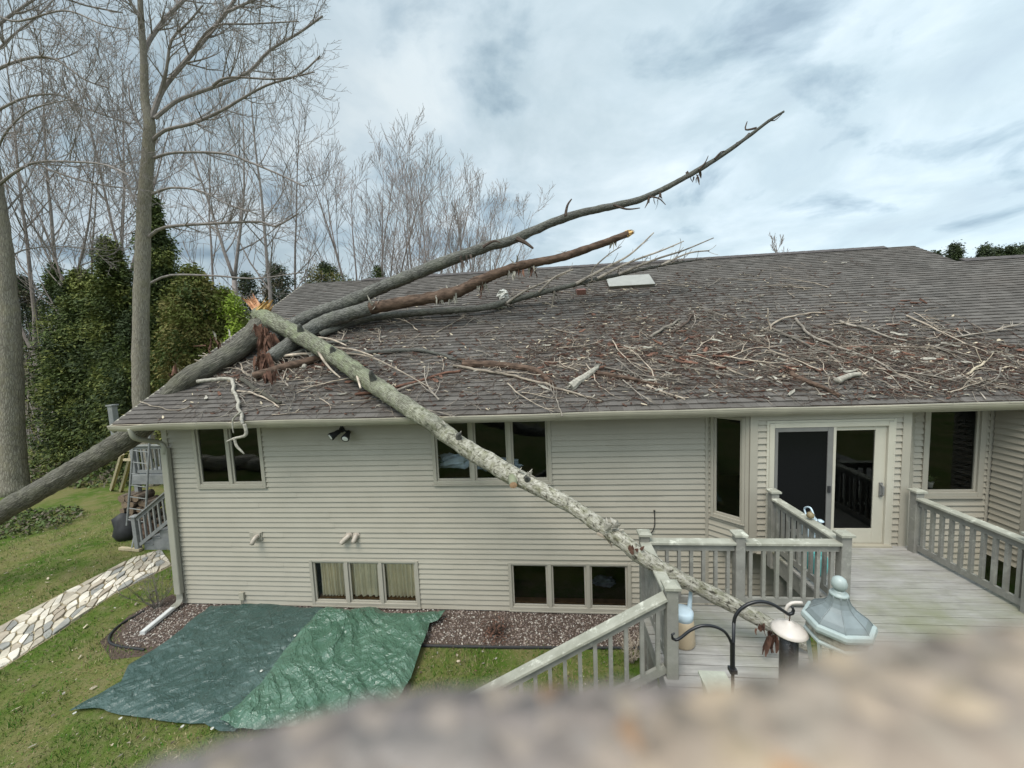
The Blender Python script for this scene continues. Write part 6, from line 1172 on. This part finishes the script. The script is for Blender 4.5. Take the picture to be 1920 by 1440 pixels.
def debris():
    rng = random.Random(123)
    def matrix(X, Y, off, ang, s, tilt=0.0):
        n = RN.copy(); x = V((1, 0, 0)); y = n.cross(x).normalized(); R = Matrix((x, y, n)).transposed().to_4x4()
        return Matrix.Translation(V((X, Y, roof_z(Y)))+n*off) @ R @ Matrix.Rotation(ang, 4, 'Z') @ Matrix.Rotation(tilt, 4, 'Y') @ Matrix.Scale(s, 4)
    def twig_mesh(k, mat):
        m = MB(); r = random.Random(k); n = r.choice((3, 4, 5)); a = r.uniform(-.3, .3); p = V((-0.5, 0, 0)); pts = [p]
        for i in range(n): a += r.uniform(-.45, .45); p = p+V((math.cos(a), math.sin(a), r.uniform(-.08, .10)))/n; pts.append(p)
        th = r.uniform(0.011, 0.022); rs = [th*(0.85-0.5*i/n) for i in range(n+1)]; m.tube(pts, rs, 5)
        if r.random() < 0.6:
            q = pts[n//2]; e = a+r.choice((-1, 1))*r.uniform(.5, 1); d = V((math.cos(e), math.sin(e), 0.1)); m.tube([q, q+d*0.15, q+d*0.28+V((0.03, 0.02, 0))], [th*.6, th*.45, th*.25], 4)
        return m
    def flake_mesh(k):
        m = MB(); r = random.Random(k+500); L = 0.5; w = r.uniform(0.08, 0.2); n = 4; up = r.uniform(0.04, 0.12); vs = []
        for i in range(n+1):
            x = -L+2*L*i/n; ww = w*(0.35+0.65*math.sin(math.pi*(i+0.4)/(n+0.8)))*r.uniform(0.7, 1.25); b = r.uniform(-.04, .04)
            for s, z in ((-1, up+b), (0, up*1.6+b), (1, up*.6+b)): vs.append((x, s*ww, z*r.uniform(0.6, 1.3)))
        for i in range(n+1):
            for s in range(3): p = vs[i*3+s]; vs.append((p[0], p[1], p[2]-0.045))
        q = 3*(n+1); fs = []
        for i in range(n):
            for s in range(2): a = i*3+s; fs += [(a, a+3, a+4, a+1), (q+a, q+a+1, q+a+4, q+a+3)]
            fs += [(i*3, q+i*3, q+i*3+3, i*3+3), (i*3+2, i*3+5, q+i*3+5, q+i*3+2)]
        fs += [(0, 1, q+1, q), (1, 2, q+2, q+1), (3*n, q+3*n, q+3*n+1, 3*n+1), (3*n+1, q+3*n+1, q+3*n+2, 3*n+2)]; m.add(vs, fs); return m
    def place():
        """where litter lies: a dense belt and a thin scatter"""
        while True:
            u = rng.random()
            if rng.random() < 0.05: return rng.uniform(-8.3, -7.2), 7.9+abs(rng.gauss(0, 1.0))
            if rng.random() < 0.04: return rng.gauss(-6.3, 0.6), 7.75+abs(rng.gauss(0, 0.4))
            if rng.random() < 0.06: return rng.gauss(-5.2, 1.0), rng.gauss(9.2, 0.7)
            if rng.random() < 0.05: return rng.gauss(2.2, 2.0), rng.gauss(10.8, 0.7)
            if u < 0.34: X = rng.gauss(3.2, 2.2); Y = rng.gauss(8.0, 0.6)
            elif u < 0.60: X = rng.gauss(6.6, 1.3); Y = rng.gauss(7.55, 0.5)
            elif u < 0.72: X = rng.uniform(-5.8, 1); Y = rng.gauss(8.0, 0.75)
            elif u < 0.80: X = rng.gauss(2.4, 1.4); Y = rng.gauss(9.3, 0.5)
            elif u < 0.95: X = rng.uniform(-7.5, 8.3); Y = 6.68+abs(rng.gauss(0, 2.0))
            else: X = rng.uniform(-4, 9); Y = rng.uniform(8, 12.4)
            if u < 0.72 and mnoise.noise(V((X*1.3, Y*2.6, 4)))+0.5*mnoise.noise(V((X*4, Y*6, 8))) < rng.uniform(-0.55, 0.35): continue
            if -8.0 < X < 9.2 and 6.68 < Y < 12.6: return X, Y
    def big(X, Y): return 1.0 if abs(Y-7.8) < 0.9 and X > -0.5 else 0.72
    # ----- loose twigs one by one, three kinds
    kinds = (('twig', 'thin grey broken twig lying loose among the litter on the roof', 'twig', 'grey twigs scattered on the roof', 'twig', 8, 150), ('pale_twig', 'pale barkless twig lying loose among the litter on the roof', 'twig', 'pale twigs scattered on the roof', 'twigpale', 8, 100), ('dark_twig', 'dark thin twig lying loose on the brown shingles', 'twig', 'dark twigs scattered on the roof', 'twigdark', 5, 40))
    for nm, lab, cat, grp, mat, np_, cnt in kinds:
        protos = []
        for i in range(cnt):
            if i < np_: o = twig_mesh(i*7+len(nm), mat).build(nm, M[mat], None, (0, 0, 0)); props(o, lab, cat, grp); protos.append(o)
            else: o = protos[i % np_].copy(); COL.objects.link(o)
            X, Y = place(); o.matrix_world = matrix(X, Y, 0.03, rng.gauss(-0.25, 0.7)+rng.choice((0, 3.14)), rng.uniform(0.28, 0.85)*big(X, Y), rng.gauss(0, 0.04))
    fk = (('bark_flake', 'red brown bark flake lying in the belt of litter on the roof', 'bark flake', 'red bark flakes on the roof', 'barkred', 8, 230), ('bark_chip', 'grey bark chip lying loose on the roof shingles', 'bark chip', 'grey bark chips on the roof', 'barkgrey', 8, 100), ('wood_splinter', 'pale wood splinter lying loose on the roof shingles', 'splinter', 'pale splinters on the roof', 'woodchip', 6, 70))
    for nm, lab, cat, grp, mat, np_, cnt in fk:
        protos = []
        for i in range(cnt):
            if i < np_: o = flake_mesh(i*5+len(nm)).build(nm, M[mat], None, (0, 0, 0)); props(o, lab, cat, grp); protos.append(o)
            else: o = protos[i % np_].copy(); COL.objects.link(o)
            X, Y = place()
            if nm == 'bark_flake': Y = max(6.75, 7.9+(Y-7.9)*0.5)
            o.matrix_world = matrix(X, Y, 0.03, rng.gauss(-0.2, 0.6), (rng.uniform(0.08, 0.28) if nm != 'wood_splinter' else rng.uniform(0.05, 0.15))*big(X, Y), rng.gauss(0, 0.1))
    # ----- forked shoots
    protos = []
    for i in range(145):
        if i < 12:
            m = MB(); r = random.Random(300+i); a = 0.0; p = V((-0.5, 0, 0)); pts = [p]
            for k in range(7): a += r.uniform(-.35, .35); a *= 0.8; p = p+V((math.cos(a), math.sin(a), r.uniform(-.04, .07)))/7; pts.append(p)
            th = r.uniform(0.008, 0.014); m.tube(pts, [th*(1-0.7*k/7) for k in range(8)], 5)
            for k in range(r.randint(3, 6)):
                q = pts[r.randint(1, 6)]; e = a+r.choice((-1, 1))*r.uniform(.4, .95); l = r.uniform(.15, .4); d = V((math.cos(e), math.sin(e), r.uniform(0, .35))); d2 = V((math.cos(e*.7), math.sin(e*.7), r.uniform(-.1, .3))); m.tube([q, q+d*l*.5, q+d*l*.5+d2*l*.5], [th*.6, th*.45, th*.2], 4); m.tube([q+d*l*.5, q+d*l*.5+V((d.x*.6-d.y*.6, d.y*.6+d.x*.6, .2))*l*.4], [th*.4, th*.15], 3)
            o = m.build('forked_twig', M['twig' if i % 3 else 'twigpale'], None, (0, 0, 0)); props(o, 'long forked twig with side shoots lying in the tangle on the roof', 'twig', 'forked twigs tangled on the roof'); protos.append(o)
        else: o = protos[i % 12].copy(); COL.objects.link(o)
        X, Y = place() if i < 112 else ((rng.uniform(-7.3, -5.2), rng.uniform(7.1, 8.7)) if i < 130 else (rng.uniform(-5, 0), rng.uniform(8.6, 10.6)))
        o.matrix_world = matrix(X, Y, 0.05, rng.gauss(-0.3, 0.55)+rng.choice((0, 3.14)), rng.uniform(0.5, 1.35), rng.gauss(0, 0.04))
    # ----- everything smaller: one mass
    vs = MB(); tm = [twig_mesh(900+k, '') for k in range(14)]; fm = [flake_mesh(700+k) for k in range(10)]
    for i in range(14500):
        X, Y = place(); u = rng.random(); q = rng.random()
        if q < 0.66: src = rng.choice(tm); s = rng.uniform(0.10, 0.62)*big(X, Y); mi = rng.choice((0, 0, 1, 2, 2, 2, 3)); t = 0.10
        else: src = rng.choice(fm); s = rng.uniform(0.025, 0.11); mi = rng.choice((3, 3, 3, 3, 3, 4, 5)); t = 0.2
        Mx = matrix(X, Y, 0.024, rng.gauss(-0.2, 0.8)+rng.choice((0, 3.14)), s, rng.gauss(0, t)); vs.add([Mx @ V(p) for p in src.v], src.f, mi)
    o = vs.build('roof_litter', [M[k] for k in ('twig', 'twigpale', 'twigdark', 'barkred', 'barkgrey', 'woodchip')], None, (0, 7.5, roof_z(7.5))); o['kind'] = 'stuff'
debris()
# ------------------------------------------------------------------ things on the deck and in the near foreground
def lathe_thing(): pass
def watering_can(loc, s, name, label, yaw, tall, colr, slim=None):
    t = thing(name, label, 'watering can', loc, 'watering cans'); x, y, z = loc; Rm = Matrix.Rotation(yaw, 3, 'Z')
    def W_(a, b, c): q = Rm @ V((a*s, b*s, c*s)); return V(loc)+q
    m = MB(); m.lathe([(0.10*s, 0), (0.112*s, 0.02*s), (0.10*s, tall*s*0.7), (0.085*s, tall*s), (0.078*s, tall*s), (0.09*s, tall*s*0.6), (0.001, tall*s*0.5)], loc, 22); m.build('body', colr, t, smooth=True)
    if slim: m = MB(); m.tube([W_(0.07, 0.02, 0.16), W_(0.10, 0.03, tall+0.06), W_(0.12, 0.03, tall+0.30)], [0.028*s, 0.02*s, 0.011*s], 10); m.build('spout', slim, t, smooth=True); return t
    m = MB(); p, r = smooth_path([W_(0.09, 0, 0.08), W_(0.17, 0, 0.18), W_(0.21, 0, tall+0.03)], [0.034*s, 0.022*s, 0.016*s], 0.03); m.tube(p, r, 10); m.lathe([(0.016*s, -0.02*s), (0.045*s, 0.02*s), (0.001, 0.035*s)], p[-1], 14, axis=p[-1]-p[-3]); m.build('spout', colr, t, smooth=True)
    m = MB(); p, r = smooth_path([W_(-0.08, 0, tall), W_(-0.12, 0, tall+0.10), W_(0.0, 0, tall+0.16), W_(0.08, 0, tall+0.06), W_(0.085, 0, tall-0.02)], [0.013*s]*5, 0.02); m.tube(p, r, 8); m.build('handle', colr, t, smooth=True); return t
def deck_things():
    st = MB(); st.lathe([(0.10, 0), (0.13, 0.04), (0.145, 0.14), (0.13, 0.27), (0.11, 0.32), (0.10, 0.32), (0.10, 0.3), (0.001, 0.28)], (3.90, 5.95, DZ), 24); o = st.build('garden_stool', M['turq'], None, (3.90, 5.95, DZ), smooth=True); props(o, 'turquoise glazed pot seen through balusters on the deck', 'pot')
    c = onY(1519, 958, 6.2); b = MB(); b.box((c.x-0.17, 6.05, DZ+0.002), (c.x+0.17, 6.39, 2.14)); b.box((c.x-0.19, 6.03, 2.14), (c.x+0.19, 6.41, 2.17)); o = b.build('plant_stand', M['rail'], None, (c.x, 6.2, DZ), bevel=0.01); props(o, 'low wooden stand behind the railing beside the sliding door', 'stand')
    watering_can((c.x, 6.2, 2.17), 1.0, 'watering_can', 'blue white watering can behind the railing by the sliding door', -1.5, 0.28, M['bluewhite'])
    p = onY(1521, 966, 5.75); g = MB(); g.ball(V((3.665, 5.75, 2.639+0.05)), 0.05, 14); g.tube([(3.665, 5.75, 2.735), (3.665, 5.75, 2.755)], 0.008, 6); o = g.build('wooden_ball', M['gourd'], None, (3.665, 5.75, 2.639), smooth=True); props(o, 'small brown ball resting on the deck railing cap', 'ball')
    c = onZ(1280, 1205, DZ); watering_can((c.x, c.y, DZ+0.003), 1.25, 'watering_can', 'tan and white watering can standing behind the railing post under the limb', 0.3, 0.30, M['tan'], M['bluewhite'])
    w = MB(); w.lathe([(0.115, 0), (0.12, 0.1), (0.10, 0.12), (0.02, 0.13)], (c.x, c.y, DZ+0.30), 22); o = w.build('can_lid', M['bluewhite'], None, (c.x, c.y, DZ+0.3), smooth=True); props(o, 'blue white bowl shaped top on the tan watering can', 'lid')
    c = onZ(1345, 1330, DZ); b = MB(); w_ = 0.085
    for k, (h0, h1) in enumerate(((0, 0.30),)): b.add([(c.x-w_, c.y-.1, DZ), (c.x+w_, c.y-.1, DZ), (c.x+w_, c.y+.1, DZ), (c.x-w_, c.y+.1, DZ), (c.x-w_-.03, c.y-.13, DZ+.26), (c.x+w_+.03, c.y-.13, DZ+.26), (c.x+w_+.03, c.y+.13, DZ+.26), (c.x-w_-.03, c.y+.13, DZ+.26)], [(3, 2, 1, 0), (0, 1, 5, 4), (1, 2, 6, 5), (2, 3, 7, 6), (3, 0, 4, 7), (4, 5, 6, 7)])
    b.box((c.x-w_-.045, c.y-.145, DZ+.245), (c.x+w_+.045, c.y+.145, DZ+.275)); o = b.build('planter_box', M['oldwhite'], None, (c.x, c.y, DZ), bevel=0.006); props(o, 'white ribbed planter box on deck boards below the hook pole', 'planter')
deck_things()
PY = 2.25
def hook():
    t = thing('shepherd_hook', 'black double shepherd hook pole holding the feeder', 'hook pole', (onY(1374, 1250, PY).x, PY, DZ)); c = onY(1374, 1260, PY)
    def tb(px, r, name, n=10):
        m = MB(); pts, rs = smooth_path([onY(a, b, PY) for a, b in px], r, 0.012); m.tube(pts, rs, n); m.build(name, M['black'], t, smooth=True)
    m = MB(); top = onY(1376, 1166, PY); m.tube([(c.x, PY, DZ), (c.x, PY, c.z), (top.x, PY, top.z)], 0.0095, 10); m.build('pole', M['black'], t, smooth=True)
    tb([(1376, 1168), (1379, 1155), (1390, 1141), (1408, 1131), (1428, 1128), (1448, 1133), (1468, 1145), (1479, 1152), (1486, 1150), (1488, 1144), (1484, 1137)], [0.0095]*9+[0.008, 0.006], 'long_arm')
    tb([(1373, 1212), (1368, 1198), (1358, 1184), (1340, 1175), (1318, 1173), (1296, 1181), (1276, 1196), (1267, 1200), (1261, 1197), (1260, 1190), (1265, 1187)], [0.0085]*9+[0.007, 0.005], 'short_arm')
    m = MB(); a = onY(1373.5, 1202, PY); b = onY(1373.5, 1256, PY); m.tube([a, b], 0.0135, 12); m.box((b.x-.02, PY-.02, b.z-.012), (b.x+.02, PY+.02, b.z+.012)); m.build('sleeve', M['black'], t)
hook()
def feeder():
    c = onY(1480, 1166, PY); t = thing('bird_feeder', 'dark seed tube feeder under a pale dome cap hanging from the hook', 'bird feeder', (c.x, PY, c.z-0.6)); z = c.z; x = c.x
    m = MB(); m.lathe([(0.090, -0.058), (0.093, -0.052), (0.082, -0.038), (0.05, -0.016), (0.028, -0.008), (0.022, 0.0), (0.008, 0.006)], (x, PY, z), 32); m.build('cap', M['cream'], t, smooth=True)
    m = MB(); m.lathe([(0.047, -0.50), (0.047, -0.055), (0.02, -0.05)], (x, PY, z), 26); m.build('seed_tube', M['seed'], t, smooth=True)
    m = MB(); m.lathe([(0.09, -0.53), (0.10, -0.50), (0.096, -0.497), (0.085, -0.515), (0.04, -0.515)], (x, PY, z), 26); m.build('tray', M['cream'], t, smooth=True)
    m = MB(); h = onY(1482, 1152, PY); m.tube([(x, PY, z), (x, PY, z+0.012), h], 0.0035, 6); m.build('hanger', M['heart'], t)
feeder()
def lantern():
    Y = 2.2; ax = onY(1571, 1170, Y); x = ax.x; zt = onY(1568, 1089, Y).z
    def zz(py): return onY(1570, py, Y).z
    t = thing('lamp_post', 'weathered blue green octagonal lantern on a post at the near edge of the deck', 'lantern', (x, Y, 0)); n = 8; a0 = math.pi/8
    zr = onY(1571, 1164, Y).z; h = zt-zr; R0 = 0.155
    prof = [(R0*0.99, 0.0), (R0*0.97, 0.010), (R0*0.93, h*0.10), (R0*0.83, h*0.19), (R0*0.66, h*0.27), (R0*0.50, h*0.34), (R0*0.39, h*0.42), (R0*0.32, h*0.51), (R0*0.285, h*0.59), (R0*0.275, h*0.655)]
    m = MB(); m.lathe([(r, z+zr) for r, z in prof], (x, Y, 0), n, a0=a0); m.build('cap', M['verdidark'], t)
    m = MB()
    for k in range(n):
        th = a0+2*math.pi*k/n; pts = [V((x+r*1.005*math.cos(th), Y+r*1.005*math.sin(th), zr+z+0.002)) for r, z in prof]; m.tube(pts, 0.0022, 6)
    m.build('cap_rib', M['verdidark'], t, smooth=True)
    m = MB(); m.lathe([(R0*0.94, -0.030), (R0*1.06, -0.024), (R0*1.10, -0.006), (R0*1.07, 0.014), (R0*0.97, 0.018)], (x, Y, zr), n, a0=a0); m.build('cap_rim', M['verdi'], t, bevel=0.004)
    m = MB(); m.lathe([(R0*0.90, -0.075), (R0*0.94, -0.070), (R0*0.94, -0.030)], (x, Y, zr), n, a0=a0); m.build('weathered_band', M['rust'], t)
    m = MB(); m.lathe([(R0*0.93, -0.098), (R0*1.0, -0.092), (R0*1.0, -0.078), (R0*0.93, -0.074)], (x, Y, zr), n, a0=a0); m.build('lower_rim', M['verdi'], t, bevel=0.003)
    zn = zr+h*0.655; m = MB(); m.lathe([(R0*0.27, -0.004), (R0*0.29, 0.006), (R0*0.26, 0.014), (R0*0.18, 0.016), (R0*0.19, 0.024), (R0*0.13, 0.032)], (x, Y, zn), 24); q = h*0.345-0.03
    m.lathe([(0.008, 0.028), (0.026, 0.034), (0.036, 0.052), (0.037, 0.07), (0.030, 0.092), (0.016, 0.104), (0.001, 0.108)], (x, Y, zn), 20); m.build('finial', M['verdi'], t, smooth=True)
    rb = R0*0.62; zb = zr-0.46
    for k in range(n):
        th = a0+2*math.pi*k/n; m = MB(); m.beam((x+R0*0.92*math.cos(th), Y+R0*0.92*math.sin(th), zr-0.09), (x+rb*math.cos(th), Y+rb*math.sin(th), zb), 0.014, 0.014, (math.cos(th), math.sin(th), 0.2)); m.build('corner_bar', M['verdi'], t)
    m = MB(); vs = [(x+r*math.cos(a0+2*math.pi*k/n), Y+r*math.sin(a0+2*math.pi*k/n), z) for r, z in ((R0*0.90, zr-0.095), (rb*0.98, zb)) for k in range(n)]; m.add(vs, [(k, (k+1) % n, n+(k+1) % n, n+k) for k in range(n)]); m.build('glass_panel', M['lampglass'], t)
    m = MB(); m.lathe([(rb*1.1, zb-0.03), (rb*1.12, zb), (rb*0.8, zb+0.005)], (x, Y, 0), n, a0=a0); m.lathe([(0.04, DZ), (0.045, DZ+0.4), (0.03, zb-0.1), (0.06, zb-0.04)], (x, Y, 0), 16); m.build('post', M['verdi'], t)
    m = MB(); pts, rs = smooth_path([onY(a, b, Y+0.3) for a, b in ((1515, 1196), (1492, 1188), (1476, 1166), (1474, 1142), (1484, 1131), (1504, 1130))], [0.010]*6, 0.02); m.tube(pts, rs, 8); m.build('scroll', M['cream'], t, smooth=True)
lantern()
# ------------------------------------------------------------------ shingled roof edge right under the camera
def near_roof():
    t = thing('near_roof', 'speckled shingled roof edge, blurred right in front of the camera', 'roof', (0.2, 0, H-0.06)); rng = random.Random(6)
    def layer(edge, h, th, xr, yb, name, seed, mat='gran'):
        pts = [onZ(a, b, H-h) for a, b in edge]; P, _ = smooth_path(pts, [0]*len(pts), 0.0016); m = MB(); top = []
        for p in P: top.append(V((p.x+0.0005*mnoise.noise(p*900), p.y+0.0016*mnoise.noise(p*420+V((seed, 0, 0))), p.z+0.0006*mnoise.noise(p*500))))
        top.append(V((xr, top[-1].y-0.05, H-h))); n = len(top); rows = [[V((p.x, p.y, p.z-th)) for p in top], top]
        for k in range(1, 9): f = (k/8)**2.2; rows.append([V((p.x*(1-f)+(p.x if p.x > 0.12 else p.x)*f, p.y*(1-f)+yb*f, p.z-0.05*f*abs(p.y-yb)+(0.0010*mnoise.noise(V((p.x*260, p.y*260+k*7, seed))))*(1-f))) for p in top])
        m.add([tuple(p) for r in rows for p in r], [(j*n+i, j*n+i+1, (j+1)*n+i+1, (j+1)*n+i) for j in range(len(rows)-1) for i in range(n-1)]); m.build(name, M[mat], t, smooth=True)
    layer([(150, 1520), (270, 1441), (400, 1390), (560, 1340), (700, 1306), (830, 1288), (960, 1284), (1130, 1283), (1300, 1283), (1600, 1280), (2400, 1290), (4200, 1300)], 0.047, 0.006, 2.6, -1.6, 'shingle', 1)
    layer([(1180, 1460), (1230, 1340), (1290, 1300), (1350, 1282), (1420, 1264), (1500, 1238), (1600, 1210), (1740, 1196), (1830, 1182), (1920, 1168), (2300, 1145), (4200, 1150)], 0.039, 0.006, 2.6, -1.6, 'shingle', 5, 'granwarm')
    m = MB(); x0 = -0.03; m.box((x0, -1.6, H-0.22), (2.6, 0.03, H-0.147)); m.build('roof_board', M['rail'], t)
    m = MB(); m.box((0.05, -1.5, 0), (2.5, -0.25, H-0.221)); m.build('wall', M['siding'], t)
near_roof()
